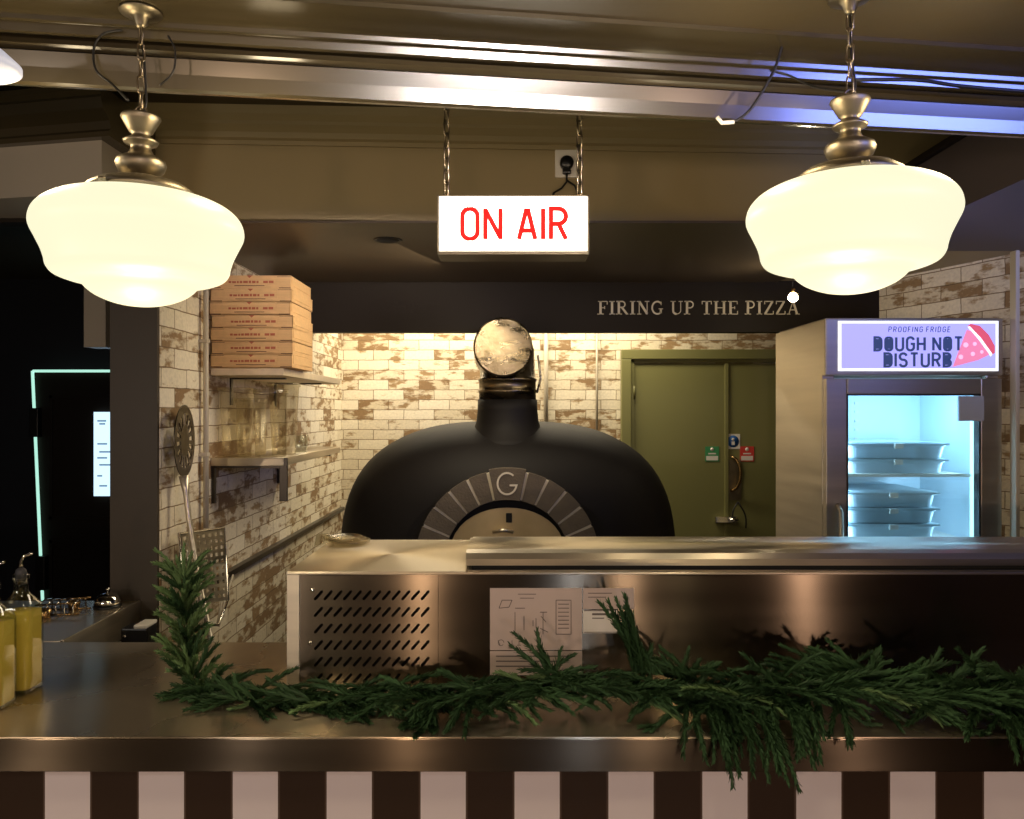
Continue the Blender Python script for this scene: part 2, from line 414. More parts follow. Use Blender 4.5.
# ============================================================ THE ROOM
FRONT = -3.2
struct(G().box((-5, FRONT, -.1), (4, 8, 0)).build('floor', 'floor_tile'))
struct(G().box((-5, FRONT, 2.33), (4, 1.42, 2.9)).build('ceiling', 'ceiling_paint'))
struct(G().box((-5, 1.2, 2.72), (4, 8, 2.9)).build('ceiling_kitchen', 'ceiling_paint'))
struct(G().box((-5, FRONT-.1, 0), (4, FRONT, 2.9)).build('wall_pub', 'room_wall'))
struct(G().box((-5.1, FRONT-.1, 0), (-5, 8, 2.9)).build('wall_corridor', 'dark_blue'))
struct(G().box((4, FRONT-.1, 0), (4.1, 8, 2.9)).build('wall_pub_side', 'room_wall'))
quad_uv('wall_back', (-1.32, 6.2), (2.7, 6.2), 0, 2.75, out=(0, 1, 0))
quad_uv('wall_left', (-1.32, 3.0), (-1.32, 6.2), 0, 2.75, out=(-1, 0, 0), thick=.15)
d = Vector((2.02-2.55, 4.4-2.9)); nn = Vector((1.5, .53)).normalized()
quad_uv('wall_right', (2.55, 2.9), (2.02, 4.4), 0, 2.6, out=(nn.x, nn.y, 0))
struct(G().box((-1.50, 2.985, 0), (-1.323, 3.0, 2.7)).build('wall_pier', 'pier_paint'))
struct(G().box((-5, 6.75, 0), (-1.55, 6.85, 2.75)).build('wall_corridor_end', 'dark_blue'))

# beam over the bar: a profile swept along a line that runs slightly away to the right
def beamY(X): return 1.59+.139*X
def sweep(name, prof, x0, x1, m, fy):
    """prof: closed [(t, z)], t = distance behind the line"""
    g = G(); A = [Vector((x0, fy(x0)+t, z)) for t, z in prof]
    B = [Vector((x1, fy(x1)+t, z)) for t, z in prof]
    va = [g.bm.verts.new(p) for p in A]; vb = [g.bm.verts.new(p) for p in B]
    n = len(prof)
    for i in range(n): g.bm.faces.new((va[i], va[(i+1) % n], vb[(i+1) % n], vb[i]))
    g.bm.faces.new(va[::-1]); g.bm.faces.new(vb)
    return struct(g.build(name, m))
beam = [(-.13, 2.335), (-.13, 2.322), (-.022, 2.320), (-.02, 2.312), (-.012, 2.312), (-.01, 2.318), (0.0, 2.316), (.004, 2.300), (.012, 2.298),
        (.014, 2.306), (.03, 2.30), (.03, 2.292), (.01, 2.290), (.006, 2.280), (.014, 2.272), (.02, 2.271), (.018, 2.268), (.006, 2.266), (.014, 2.240), (.02, 2.214), (.026, 2.210), (.04, 2.212), (.06, 2.34), (-.13, 2.34)]
sweep('trim_1', beam, -4.2, 3.4, 'beam_paint', beamY)
sweep('ceiling_edge', [(-.95, 2.3305), (.06, 2.3305), (.06, 2.9), (-.95, 2.9)], -4.9, 3.9, 'ceiling_paint', beamY)
# olive bulkhead with its cornice, its soffit, the black bulkhead with the writing
def bulkY(X): return 3.05+.05*X
sweep('trim_2', [(0, 2.325), (.04, 2.322), (1.4, 2.322), (1.4, 2.73), (0, 2.73)], -1.6, 3.4, 'olive_paint', bulkY)
corn = [(0, 2.60), (-.012, 2.60), (-.014, 2.615), (-.03, 2.62), (-.034, 2.64), (-.06, 2.66), (-.062, 2.672), (-.085, 2.69), (-.09, 2.72), (0, 2.72)]
sweep('trim_3', corn, -1.6, 1.30, 'olive_paint', bulkY)
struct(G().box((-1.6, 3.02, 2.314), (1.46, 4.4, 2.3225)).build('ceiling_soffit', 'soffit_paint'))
struct(G().box((-1.32, 4.4, 2.04), (2.02, 4.48, 2.75)).build('trim_4', 'black_paint'))
# box soffit running away on the right
struct(G().box((1.46, 1.9, 2.264), (3.6, 3.3, 2.49)).build('trim_5', 'mauve_paint'))
struct(G().box((1.6, 3.3, 2.45), (3.6, 4.45, 2.73)).build('trim_6', 'black_paint'))
struct(G().box((1.44, 1.9, 2.485), (1.475, 3.28, 2.51), .005).build('gap_strip', 'black_paint'))  # black strip standing in for the shaded gap along the soffit
# left-hand fascia over the opening, with its moulding
def fasY(X): return 2.60+(-1.32-X)*.20
sweep('trim_8', [(0, 2.315), (.3, 2.315), (.3, 2.50), (0, 2.50)], -4.0, -1.335, 'grey_paint', fasY)
sweep('trim_9', [(-.0, 2.485), (-.03, 2.485), (-.034, 2.50), (-.02, 2.512), (-.03, 2.535), (-.07, 2.56), (-.085, 2.59), (-.08, 2.60), (-.095, 2.612), (-.095, 2.63), (.3, 2.63), (.3, 2.485)], -4.0, -1.29, 'beam_paint', fasY)
struct(G().box((-4.9, 2.95, 2.3), (-1.33, 3.02, 2.72)).build('trim_10', 'black_paint'))

# pale grey box beside the pier
struct(G().box((-1.98, 3.7, 1.90), (-1.88, 3.8, 2.6)).build('trim_11', 'grey_paint'))
# white post by the right wall
struct(G().box(P(1016, 540, 3.15)+Vector((0, 0, -.6)), P(1020, 250, 3.15)+Vector((0, .04, 0)), .003).build('trim_12', 'pipe_white'))

# ---- door 1: olive double door in the back wall
dr = bpy.data.objects.new('door_1', None); C.objects.link(dr); dr.location = (1.6, 6.2, 0); dr['kind'] = 'structure'
x0, x1, xc = .84, 2.30, 1.652; zt = 1.6+62*6.2/800
g = G(); g.box((x0, 6.13, 0), (x0+.075, 6.2, zt-.0755), .006).box((x1-.075, 6.13, 0), (x1, 6.2, zt-.0755), .006).box((x0, 6.13, zt-.075), (x1, 6.2, zt), .006)
g.box((x0+.07, 6.15, 0), (x0+.10, 6.2, zt-.07)).box((x0+.07, 6.15, zt-.10), (x1-.07, 6.2, zt-.07))
g.build('door_frame', 'door_green', dr)
lf = G().box((x0+.10, 6.165, .01), (xc-.004, 6.2, zt-.105), .003).build('door_leaf', 'door_green', dr)
G().box((xc-.014, 6.152, .01), (xc+.014, 6.166, zt-.105), .003).build('rebate_strip', 'door_green', dr)
G().box((xc+.004, 6.165, .01), (x1-.08, 6.2, zt-.105), .003).build('door_leaf', 'door_green', dr)
for zz in (1.75, 1.2, .3):
    G().lathe([(.009, -.05), (.009, .05)], (x0+.10, 6.155, zz), 10).build('hinge', 'door_green', lf)
p0 = P(727, 460, 6.16); p1 = P(741, 500, 6.16)
G().box((p0.x, 6.155, p1.z), (p1.x, 6.165, p0.z), .002).build('handle_plate', 'pewter', dr)
hc = P(733, 474, 6.1); pts = []
for i in range(13):
    t = -PI/2+PI*i/12; pts.append((hc.x+.06*math.cos(t)-.0, 6.155-.05*max(0, math.cos(t)), hc.z+.13*math.sin(t)))
G().tube(pts, .011, 10).build('door_handle', 'brass', dr, label='curved brass pull handle')
g = G(); q = P(727, 520, 6.12)
g.box((q.x-.085, 6.13, q.z-.025), (q.x+.085, 6.165, q.z+.025), .006).lathe([(.018, -.03), (.018, .03)], (q.x+.05, 6.11, q.z), 12, 'X')
g.build('bolt', 'chrome', dr, label='chrome bolt holding the two leaves')
pts = [(P(733, 500, 6.13))+Vector((math.sin(i*.9)*.004, 0, 0)) for i in range(1)]
g = G(); a = P(738, 502, 6.12)
for k, (dx, dz) in enumerate(((-.03, -.16), (.06, -.20))):
    g.tube([a+Vector((dx*t/6+.025*math.sin(t*PI/6)*(1 if k else -1), 0, dz*t/6)) for t in range(7)], .006, 8)
g.build('cable', 'wire_black', dr)
def sticker(name, cx, cy, wpx, hpx, base, inner):
    g = G(); a = P(cx-wpx/2, cy+hpx/2, 6.15); b = P(cx+wpx/2, cy-hpx/2, 6.15)
    o = g.box((a.x, 6.162, a.z), (b.x, 6.1645, b.z)).build(name, base, dr); g = G()
    inner(g, a, b); return o, g
o, g = sticker('blue_sign', 733.5, 441.5, 14, 15, 'white_label', lambda g, a, b: g.lathe([(.046, 0), (.046, -.001), (.0, -.001)], ((a.x+b.x)/2, 6.162, (a.z+b.z)/2), 24, 'Y'))
g.build('symbol', 'blue_sticker', o)
cx, cz = P(733.5, 441.5, 6.15).x, P(733.5, 441.5, 6.15).z
G().lathe([(.012, 0), (.012, -.0016), (0, -.0016)], (cx, 6.162, cz+.016), 12, 'Y').box((cx-.012, 6.1602, cz-.028), (cx+.012, 6.1615, cz)).build('symbol_figure', 'white_label', o)
for nm, cx, mt in (('green_sign', 712.5, 'green_sticker'), ('red_sign', 747.5, 'red_sticker')):
    o, g = sticker(nm, cx, 454, 14, 15, mt, lambda g, a, b: g.box((a.x+.008, 6.161, a.z+.008), (b.x-.008, 6.1622, a.z+.042)).box(((a.x+b.x)/2-.03, 6.161, a.z+.055), ((a.x+b.x)/2+.03, 6.1622, a.z+.065)).lathe([(.014, 0), (.014, -.001), (0, -.001)], ((a.x+b.x)/2, 6.162, b.z-.022), 12, 'Y'))
    g.build('sign_print', 'white_label', o)

# ---- door 2: dark corridor door outlined by light, with a narrow lit pane
d2 = bpy.data.objects.new('door_2', None); C.objects.link(d2); d2.location = (-3.4, 6.6, 0); d2['kind'] = 'structure'
a = P(34, 372, 6.6); b = P(124, 372, 6.6)
G().box((a.x, 6.62, 0), (b.x+.2, 6.66, a.z), .004).build('door_leaf', 'black_paint', d2)
g = G()
for (px0, py0, px1, py1) in ((48, 395, 118, 520), (48, 540, 118, 640)):
    q0, q1 = P(px0, py0, 6.6), P(px1, py1, 6.6)
    for (u0, v0, u1, v1) in ((q0.x, q0.z-.03, q1.x, q0.z), (q0.x, q1.z, q1.x, q1.z+.03), (q0.x, q1.z, q0.x+.03, q0.z), (q1.x-.03, q1.z, q1.x, q0.z)):
        g.box((u0, 6.608, v0), (u1, 6.622, v1), .003)
g.build('door_panel', 'black_paint', d2)
G().tube([P(33, 371, 6.6), P(125, 371, 6.6)], .011, 8).build('light_strip', 'gap_glow', d2)  # glowing tubes stand in for light leaking through the door gap
for (ya, yb) in ((371, 408), (437, 556), (590, 640)):
    fx = lambda y: 32.5+(y-371)*.044
    G().tube([P(fx(ya), ya, 6.6), P(fx(yb), yb, 6.6)], .012, 8).build('light_strip', 'gap_glow', d2)
for (ya, yb) in ((408, 437), (556, 590)):
    a, b = P(fx(ya), ya, 6.58), P(fx(yb), yb, 6.58)
    G().box((a.x-.03, 6.56, b.z), (b.x+.03, 6.63, a.z), .005).build('hinge', 'black_plastic', d2)
a, b = P(94, 496, 6.59), P(114, 412, 6.59)
pn = G().box((a.x, 6.585, a.z), (b.x, 6.60, b.z)).build('window_pane', 'lit_pane', d2)
g = G()
for k, (py, l) in enumerate(((421, 9), (424, 6), (444, 10), (452, 12), (458, 10), (465, 12), (476, 5), (486, 8))):
    q = P(97+(k % 2)*2, py, 6.58); g.box((q.x, 6.5835, q.z-.006), (q.x+l*.0082, 6.586, q.z+.008))
g.build('print', 'pane_mark', pn)

# ============================================================ BAR COUNTER
CT = .893                                   # counter height
wt = thing('bar_worktop', (0, 1.74, CT-.072), 'long stainless steel bar worktop with brushed front edge above striped tiles', 'worktop')
G().box((-2.4, 1.74, CT-.072), (3.2, 2.46, CT), .004).build('top_sheet', 'worktop_steel', wt)
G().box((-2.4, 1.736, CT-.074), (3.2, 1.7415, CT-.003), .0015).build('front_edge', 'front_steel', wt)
o = tag(G().box((-2.4, 1.765, 0), (3.2, 2.40, CT-.072)).build('tiled_bar', 'striped_tile', loc=(0, 0, 0)), 'bar front clad in upright black and white striped tiles', 'bar')
# side counter going back
sw = thing('side_worktop', (-1.9, 2.7, CT-.09), 'dark steel side counter running back toward the corridor behind the bottles', 'worktop')
G().box((-2.6, 2.462, CT-.012), (-1.39, 2.99, CT+.002), .002).build('top_sheet', 'worktop_steel', sw)
G().box((-1.394, 2.47, CT-.10), (-1.385, 2.985, CT+.004), .002).build('side_edge', 'steel', sw)
G().box((-2.6, 2.48, 0), (-1.40, 2.97, CT-.012)).build('cabinet_body', 'black_paint', sw)
o = thing('card_reader', P(138, 632, 2.75), 'small black box with pale top at the end of side counter', 'box')
a = P(138, 632, 2.75)
G().box((a.x-.045, 2.72, a.z-.05), (a.x+.045, 2.80, a.z+.02), .006).build('body', 'black_plastic', o)
G().box((a.x-.0, 2.715, a.z+.02), (a.x+.045, 2.80, a.z+.032), .004).build('top_plate', 'white_plastic', o)
g = G(); g.lathe([(.007, 0), (.006, -.006), (0, -.007)], (a.x-.03, 2.72, a.z-.005), 12, 'Y'); g.build('button', 'chrome', o)
G().box((-1.384, 2.70, a.z-.07), (a.x+.05, 2.82, a.z-.05), .002).build('bracket', 'dark_steel', o)

# ============================================================ PREP COUNTER (refrigerated topping unit)
FY = 2.06; TZ = 1.6-160*FY/F                     # front plane and top height
pc = thing('prep_counter', (0.9, FY, CT), 'long stainless steel topping chiller with slotted side panel behind the garland', 'refrigerated counter')
XL = (287-512)*FY/F
# front sheet with diagonal vent slots
def vent_panel():
    g = G(); bm = g.bm; s = FY/F
    rows, cols = 6, 12
    X0, Y0 = 309, 589; pw, ph = 9.7, 16.6; shear = .9
    def V(x, y): p = P(x, y, FY); return bm.verts.new((p.x, FY, max(p.z, CT+.0005)))
    def face(*pts): bm.faces.new([V(*p) for p in pts])
    top, bot = 574, 688; xr = 438; xl = 300
    face((xl, top), (xr, top), (xr, Y0-2), (xl, Y0-2))
    y1 = Y0-2+rows*ph
    face((xl, y1), (xr, y1), (xr, bot), (xl, bot))
    for r in range(rows):
        ya = Y0-2+r*ph; yb = ya+ph; sh = shear*ph*.62
        cells = []
        for c in range(cols+1):
            cells.append(((X0+c*pw+sh, ya), (X0+c*pw, yb)))
        face((xl, ya), cells[0][0], cells[0][1], (xl, yb)); face(cells[-1][0], (xr, ya), (xr, yb), cells[-1][1])
        for c in range(cols):
            o = [cells[c][0], cells[c+1][0], cells[c+1][1], cells[c][1]]
            # slot: slanted hexagon-ish hole
            cx = (o[0][0]+o[2][0])/2; cy = (ya+yb)/2; L = 5.4; th = 1.75
            dx, dy = .66, -.75
            inn = []
            for (u, v) in ((L, -th*.8), (L+.9, 0), (L, th*.8), (-L, th*.8), (-L-.9, 0), (-L, -th*.8)):
                inn.append((cx+dx*u-dy*v*-1*-1, cy+dy*u+dx*v))
            # order: upper end (near o0-o1), lower end (near o3-o2)
            i0, i1, i2, i3, i4, i5 = inn
            O = [V(*p) for p in o]; I = [V(*p) for p in inn]
            cand = sorted([i0, i2])   # left / right of upper end
            up = [I[0], I[2]] if i0[0] < i2[0] else [I[2], I[0]]
            dn = [I[5], I[3]] if i5[0] < i3[0] else [I[3], I[5]]
            bm.faces.new((O[0], O[1], up[1], I[1], up[0])); bm.faces.new((O[1], O[2], dn[1], up[1]))
            bm.faces.new((O[2], O[3], dn[0], I[4], dn[1])); bm.faces.new((O[3], O[0], up[0], dn[0]))
    bmesh.ops.remove_doubles(bm, verts=bm.verts[:], dist=1e-5)
    bmesh.ops.recalc_face_normals(bm, faces=bm.faces[:])
    r = bmesh.ops.extrude_face_region(bm, geom=bm.faces[:])
    for v in [e for e in r['geom'] if isinstance(e, bmesh.types.BMVert)]: v.co.y += .003
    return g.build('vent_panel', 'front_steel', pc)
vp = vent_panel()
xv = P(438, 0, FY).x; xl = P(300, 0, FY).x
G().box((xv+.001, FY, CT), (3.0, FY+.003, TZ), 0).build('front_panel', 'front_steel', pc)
G().box((XL, FY-.003, CT), (xl-.001, FY+.02, TZ+.001), .002).build('corner_post', 'steel', pc)
G().box((xl, FY+.05, CT), (xv+.05, FY+.06, TZ-.01)).build('vent_backing', 'deep_black', pc)  # dark sheet that gives the open slots their shade
G().box((XL, FY+.015, CT), (XL+.004, 2.57, TZ)).build('side_panel', 'steel', pc)
lipx = P(467, 0, FY).x
G().box((XL, FY-.004, TZ-.004), (lipx, 2.57, TZ+.002), .002).build('top_panel', 'steel', pc)
G().box((XL, FY-.006, TZ-.006), (3.0, FY+.03, TZ+.0), .002).build('top_rim', 'steel', pc)
G().box((lipx, FY+.03, TZ-.03), (3.0, 2.57, TZ-.005)).build('well_cover', 'dark_steel', pc)
g = G()
g.prism([(lipx-.005, FY+.045, TZ+.008), (lipx-.005, FY+.04, TZ+.026), (lipx-.005, FY+.05, TZ+.040), (lipx-.005, FY+.075, TZ+.046), (lipx-.005, 2.33, TZ+.046), (lipx-.005, 2.35, TZ+.03), (lipx-.005, 2.35, TZ+.008)], (lipx, 0, 0), (3.0, 0, 0))
g.build('lid', 'steel', pc, label='raised rounded steel lid')
G().box((lipx+.01, FY+.05, TZ-.005), (3.0, 2.34, TZ+.008)).build('lid_seal', 'deep_black', pc)
G().box((lipx-.01, 2.35, TZ-.005), (3.0, 2.57, TZ+.012), .003).build('rear_rail', 'steel', pc)
for (px, py) in ((312, 590), (310, 643)):
    q = P(px, py, FY-.002); G().lathe([(.006, 0), (.005, -.003), (0, -.004)], (q.x, FY, q.z), 12, 'Y').build('screw', 'chrome', pc)
# notices stuck on the front
def notice(name, x0, y0, x1, y1, label, draw, off=.0, m='label_paper'):
    a = P(x0, y1, FY); b = P(x1, y0, FY); o = thing(name, (a.x, FY, a.z), label, 'notice')
    G().box((a.x, FY-.0016-off, a.z), (b.x, FY-.0004-off, b.z)).build('sheet', m, o)
    g = G(); draw(g, FY-.0016-off); g.build('print', 'label_ink', o); return o
def ln(g, Y, x0, y0, x1, y1, t=.6):
    strip(g, [(P(x0, y0, FY).x, P(x0, y0, FY).z), (P(x1, y1, FY).x, P(x1, y1, FY).z)], t*FY/F, lambda a, b, d: Vector((a, Y-d, b)), .0006)
def draw1(g, Y):
    for x0, y0, x1, y1 in ((518, 594, 536, 594), (520, 598, 534, 598), (502, 600, 512, 600), (502, 600, 499, 608), (512, 600, 509, 607), (499, 608, 509, 607),
                           (515, 608, 525, 608), (515, 612, 515, 632), (524, 616, 524, 630), (533, 620, 533, 626), (536, 618, 536, 628), (540, 612, 547, 612), (543, 612, 543, 634), (540, 628, 548, 632), (541, 616, 546, 622),
                           (556, 600, 571, 600), (556, 600, 556, 634), (571, 600, 571, 634), (556, 634, 571, 634), (498, 640, 500, 645), (512, 640, 512, 645), (517, 645, 521, 645), (519, 641, 519, 645)):
        ln(g, Y, x0, y0, x1, y1, .7)
    for k in range(7): ln(g, Y, 558, 604+k*4, 569, 604+k*4, .8)
    strip(g, [(P(501+3*math.cos(t*.7), 0, FY).x, P(0, 642.5-3*math.sin(t*.7), FY).z) for t in range(9)], .0016, lambda a, b, d: Vector((a, Y-d, b)), .0006)
notice('paper_notice', 490, 588, 582, 650, 'large white sheet with line drawings on the steel front, above a narrow sheet', draw1)
def draw2(g, Y):
    for k in range(3): ln(g, Y, 496, 656+k*5, 575-k*9, 656+k*5, 1.2)
notice('paper_notice', 490, 651, 582, 675, 'narrow white sheet on the steel front directly below the drawing sheet', draw2)
def draw3(g, Y):
    ln(g, Y, 588, 593, 612, 593, .8); ln(g, Y, 588, 597, 606, 597, .8)
notice('paper_notice', 583, 588, 634, 609, 'small blank-looking white label high beside the drawing sheet', draw3)
def draw4(g, Y):
    ln(g, Y, 592, 614, 612, 614, 2); ln(g, Y, 592, 618, 604, 618, 1); ln(g, Y, 584, 610.5, 616, 610.5, .7); ln(g, Y, 584, 632, 616, 632, .7)
notice('paper_notice', 583, 610, 617, 633, 'white label with dark printed bar, below the small label', draw4, m='white_label')

# clear lids at the rear corner of the prep counter
q = P(352, 545, 2.5)
o = thing('plastic_lid_stack', (q.x, 2.5, TZ+.002), 'clear crumpled plastic lids on the prep counter rear corner', 'plastic lids')
for k in range(3):
    g = G(); z = TZ+.0035+.006*k
    g.lathe([(.02, .004), (.05, .005), (.056, .012), (.06, .012), (.058, .004), (.05, .0), (.02, 0)], (q.x-.012*k, 2.49-.005*k, z), 24)
    g.build('lid', 'clear_plastic', o)
o2 = thing('plastic_cup', (q.x-.07, 2.48, TZ+.002), 'clear upturned plastic cup at the prep counter rear corner', 'cup')
G().lathe([(.03, 0), (.024, .035), (.0, .036)], (q.x-.075, 2.45, TZ+.002), 20, cap=False).build('bowl', 'clear_plastic', o2)

# ============================================================ PIZZA OVEN
ov = thing('pizza_oven', (-.02, 4.6, .0), 'large matt black domed pizza oven with dark brick arch and steel flue', 'oven')
OX = (508-512)/F*4.3
def dome():
    g = G(); bm = g.bm; n = 2.9; rings = []
    ts = [-.935, -.90, -.84, -.76, -.66, -.5, -.3, 0, .3, .6, .8, .93, .99]
    for t in ts:
        Y = 4.55+.78*t; s = (1-abs(t)**3)**(1/3.0)
        ring = []
        for i in range(41):
            a = PI*i/40; c, q = math.cos(a), math.sin(a)
            x = math.copysign(abs(c)**(2/n), c)*.915*s; z = abs(q)**(2/n)*.815*s**.9
            ring.append(bm.verts.new((OX+x, Y, .735+z)))
        ring = [bm.verts.new((OX+.915*s, Y, .0))]+ring+[bm.verts.new((OX-.915*s, Y, .0))]
        rings.append(ring)
    for A, B in zip(rings, rings[1:]):
        for i in range(len(A)-1):
            f = bm.faces.new((A[i], A[i+1], B[i+1], B[i])); f.smooth = True
    bm.faces.new(rings[0]); bm.faces.new(rings[-1][::-1])
    return g
FRO = 4.55-.935*.78
dome().build('dome', 'oven_black', ov)
# neck and flue
nx = P(507.5, 0, 4.2).x
g = G(); g.lathe([(.27, 1.40), (.22, 1.46), (.18, 1.50), (.164, 1.55), (.158, 1.61), (.157, 1.665), (.12, 1.667)], (nx, 4.22, 0), 48)
g.build('chimney_neck', 'oven_black', ov)
fl = G().lathe([(.150, 1.66), (.150, 1.70), (.154, 1.702), (.154, 1.715), (.150, 1.717), (.150, 1.76), (.154, 1.762), (.154, 1.775), (.146, 1.778), (.141, 1.93), (.12, 1.99), (.05, 2.02)], (nx, 4.22, 0), 48).build('flue_pipe', 'flue_steel', ov)
cz = 1.6+65*3.9/F; cx = P(503, 0, 3.9).x
rot = Matrix.Rotation(math.radians(3), 3, 'Z')
g = G(); g.lathe([(0, 0), (.136, 0)], (cx, 3.9, cz), 48, 'Y', cap=False, rot=rot); g.lathe([(.136, 0), (.145, .004), (.145, .012), (.143, .03), (.139, .034), (.139, .48)], (cx, 3.9, cz), 48, 'Y', cap=False, rot=rot)
g.build('flue_end_cap', 'flue_steel', fl)
G().tube([(nx+.155, 4.22, 1.70), (nx+.175, 4.22, 1.78), (nx+.160, 4.22, 1.90)], .006, 8).build('flue_clamp', 'steel', fl)
# arch of bricks
AY = FRO-.03; s = AY/F; ac = P(507.5, 562, AY); RO, RI = 92.5*s, 63*s
g = G(); poly = []
for i in range(33): t = PI*i/32*1.0; poly.append((ac.x+(RO-.004)*math.cos(t), AY+.008, ac.z+(RO-.004)*math.sin(t)*.99))
for i in range(32, -1, -1): t = PI*i/32; poly.append((ac.x+(RI+.003)*math.cos(t), AY+.008, ac.z+(RI+.003)*math.sin(t)*.99))
bm = g.bm; n = len(poly); h = n//2
f0 = [bm.verts.new(p) for p in poly]; f1 = [bm.verts.new((p[0], p[1]+.05, p[2])) for p in poly]
for i in range(h-1):
    j = n-1-i
    bm.faces.new((f0[i], f0[i+1], f0[j-1], f0[j])); bm.faces.new((f1[i], f1[j], f1[j-1], f1[i+1]))
    bm.faces.new((f0[i], f1[i], f1[i+1], f0[i+1])); bm.faces.new((f0[j], f0[j-1], f1[j-1], f1[j]))
g.build('arch_mortar', 'mortar', ov, label='pale mortar joints')
def voussoir(a0, a1, ro, ri, name, front=0.0):
    g = G(); bm = g.bm; k = 5; A = []; B = []
    for i in range(k+1):
        t = math.radians(a0+(a1-a0)*i/k); c, q = math.cos(t), math.sin(t)
        A.append((c, q))
    fr = [[bm.verts.new((ac.x+r*c, Y, ac.z+r*q*.99)) for c, q in A] for r, Y in ((ri, AY-front), (ro, AY-front), (ro, AY+.05), (ri, AY+.05))]
    for i in range(k):
        for a in range(4):
            b = (a+1) % 4; bm.faces.new((fr[a][i], fr[a][i+1], fr[b][i+1], fr[b][i]))
    for i in (0, k): bm.faces.new([fr[a][i] for a in range(4)])
    return g.build(name, 'oven_brick', ov)
J = [90-12.4-13.5*i for i in range(5)]        # joints on the right side
ed = [90-12.4]+[90-12.4-13.5*(i+1) for i in range(4)]+[8]
gp = 1.05
for i in range(5):
    hi, lo = ed[i]-gp*.9, ed[i+1]+gp*.9
    voussoir(hi, lo, RO, RI, 'arch_brick'); voussoir(180-hi, 180-lo, RO, RI, 'arch_brick')
for a0 in (8-gp, 180-8+gp):
    voussoir(a0, -6 if a0 < 90 else 186, RO, RI, 'arch_brick')
ks = voussoir(102.4-gp, 77.6+gp, RO+.012, RI, 'keystone', .012)
g = G(); r = .045; c0 = Vector((ac.x-.002, 0, ac.z+(RO+RI)/2+.004))
strip(g, [(c0.x+r*math.cos(math.radians(a)), c0.z+r*1.12*math.sin(math.radians(a))) for a in range(48, 345, 12)]+[(c0.x+r, c0.z-.008), (c0.x+.012, c0.z-.008)], .0085, lambda a, b, d: Vector((a, AY-.012-d, b)), .003)
g.build('letter', 'mortar', ks, label='pale letter G')
# opening: reveal, dark inside and the steel door
g = G(); seg = 24; bm = g.bm
A = [bm.verts.new((ac.x+RI*math.cos(PI*i/seg), AY+.001, ac.z+RI*.99*math.sin(PI*i/seg))) for i in range(seg+1)]
B = [bm.verts.new((ac.x+RI*math.cos(PI*i/seg), AY+.06, ac.z+RI*.99*math.sin(PI*i/seg))) for i in range(seg+1)]
for i in range(seg): f = bm.faces.new((A[i], A[i+1], B[i+1], B[i])); f.smooth = True
g.build('opening_reveal', 'deep_black', ov)
poly = [(ac.x+RI*math.cos(PI*i/seg), FRO-.001, ac.z+RI*.99*math.sin(PI*i/seg)) for i in range(seg+1)]
G().prism(poly, (0, 0, 0), (0, .004, 0)).build('opening_back', 'deep_black', ov)  # dark sheet standing for the shaded oven inside
dz = P(0, 508, AY).z
poly = [(ac.x-RI*.93, AY+.012, ac.z-.05)]
for i in range(21):
    t = PI-PI*i/20; x = RI*.93*math.cos(t); z = (dz-ac.z)*abs(math.sin(t))**.8
    poly.append((ac.x+x, AY+.012, ac.z+max(z, 0)))
poly.append((ac.x+RI*.93, AY+.012, ac.z-.05))
od = G().prism(poly, (0, 0, 0), (0, .008, 0)).build('oven_door', 'oven_door', ov, label='brushed steel half-round oven door')
q = P(509, 518, AY)
G().box((q.x-.014, AY+.002, q.z-.022), (q.x+.014, AY+.013, q.z+.022), .002).build('vent_slot', 'deep_black', od)
q = P(503, 532, AY)
g = G(); g.tube([(q.x-.045+.09*t/8, AY-.03+.03*abs(t/4-1)**2, q.z+.012*math.sin(t*PI/8)) for t in range(9)], .008, 8)
g.build('door_handle', 'steel', od)

# ============================================================ FRIDGE
fx0, fx1, fy0, fy1, fz = 1.252, 1.964, 3.2, 3.8, 1.6+94*3.2/F
fr = thing('upright_fridge', ((fx0+fx1)/2, 3.5, 0), 'tall stainless steel glass-door proofing fridge with a lit lilac header sign', 'fridge')
T = .05
hz = 1.6+(412-377)*3.2/F                     # underside of header
G().box((fx0, fy0+.03, .1), (fx0+T, fy1, fz-.003), .004).build('side_panel', 'fridge_steel', fr)
G().box((fx1-T, fy0+.03, .1), (fx1, fy1, fz-.003), .004).build('side_panel', 'fridge_steel', fr)
G().box((fx0+T, fy1-.05, .1), (fx1-T, fy1, fz-.003)).build('back_panel', 'steel', fr)
G().box((fx0+T, fy0+.05, .1), (fx1-T, fy1-.05, .2)).build('base', 'steel', fr)
for sx in (fx0+.05, fx1-.05):
    for sy in (fy0+.1, fy1-.08): G().lathe([(.02, 0), (.02, .1)], (sx, sy, 0), 12).build('foot', 'black_plastic', fr)
g = G(); g.box((fx0+T, fy1-.056, .2), (fx1-T, fy1-.05, hz)).box((fx0+T, fy0+.06, .2), (fx0+T+.004, fy1-.05, hz)).box((fx1-T-.004, fy0+.06, .2), (fx1-T, fy1-.05, hz)).box((fx0+T, fy0+.06, hz-.004), (fx1-T, fy1-.05, hz))
g.build('liner', 'fridge_liner', fr)
hd = G().box((fx0, fy0-.0, hz+.006), (fx1, fy1-.05, fz), .006).build('header_box', 'fridge_steel', fr)
def F3(x, y): return P(x, y, fy0)
a, b = F3(838, 371), F3(998, 321)
G().box((a.x, fy0-.003, a.z), (b.x, fy0+.001, b.z)).build('sign_border', 'header_border', hd)
a, b = F3(841, 368.5), F3(995, 323.5)
sf = G().box((a.x, fy0-.0045, a.z), (b.x, fy0-.0028, b.z)).build('sign_face', 'header_face', hd)
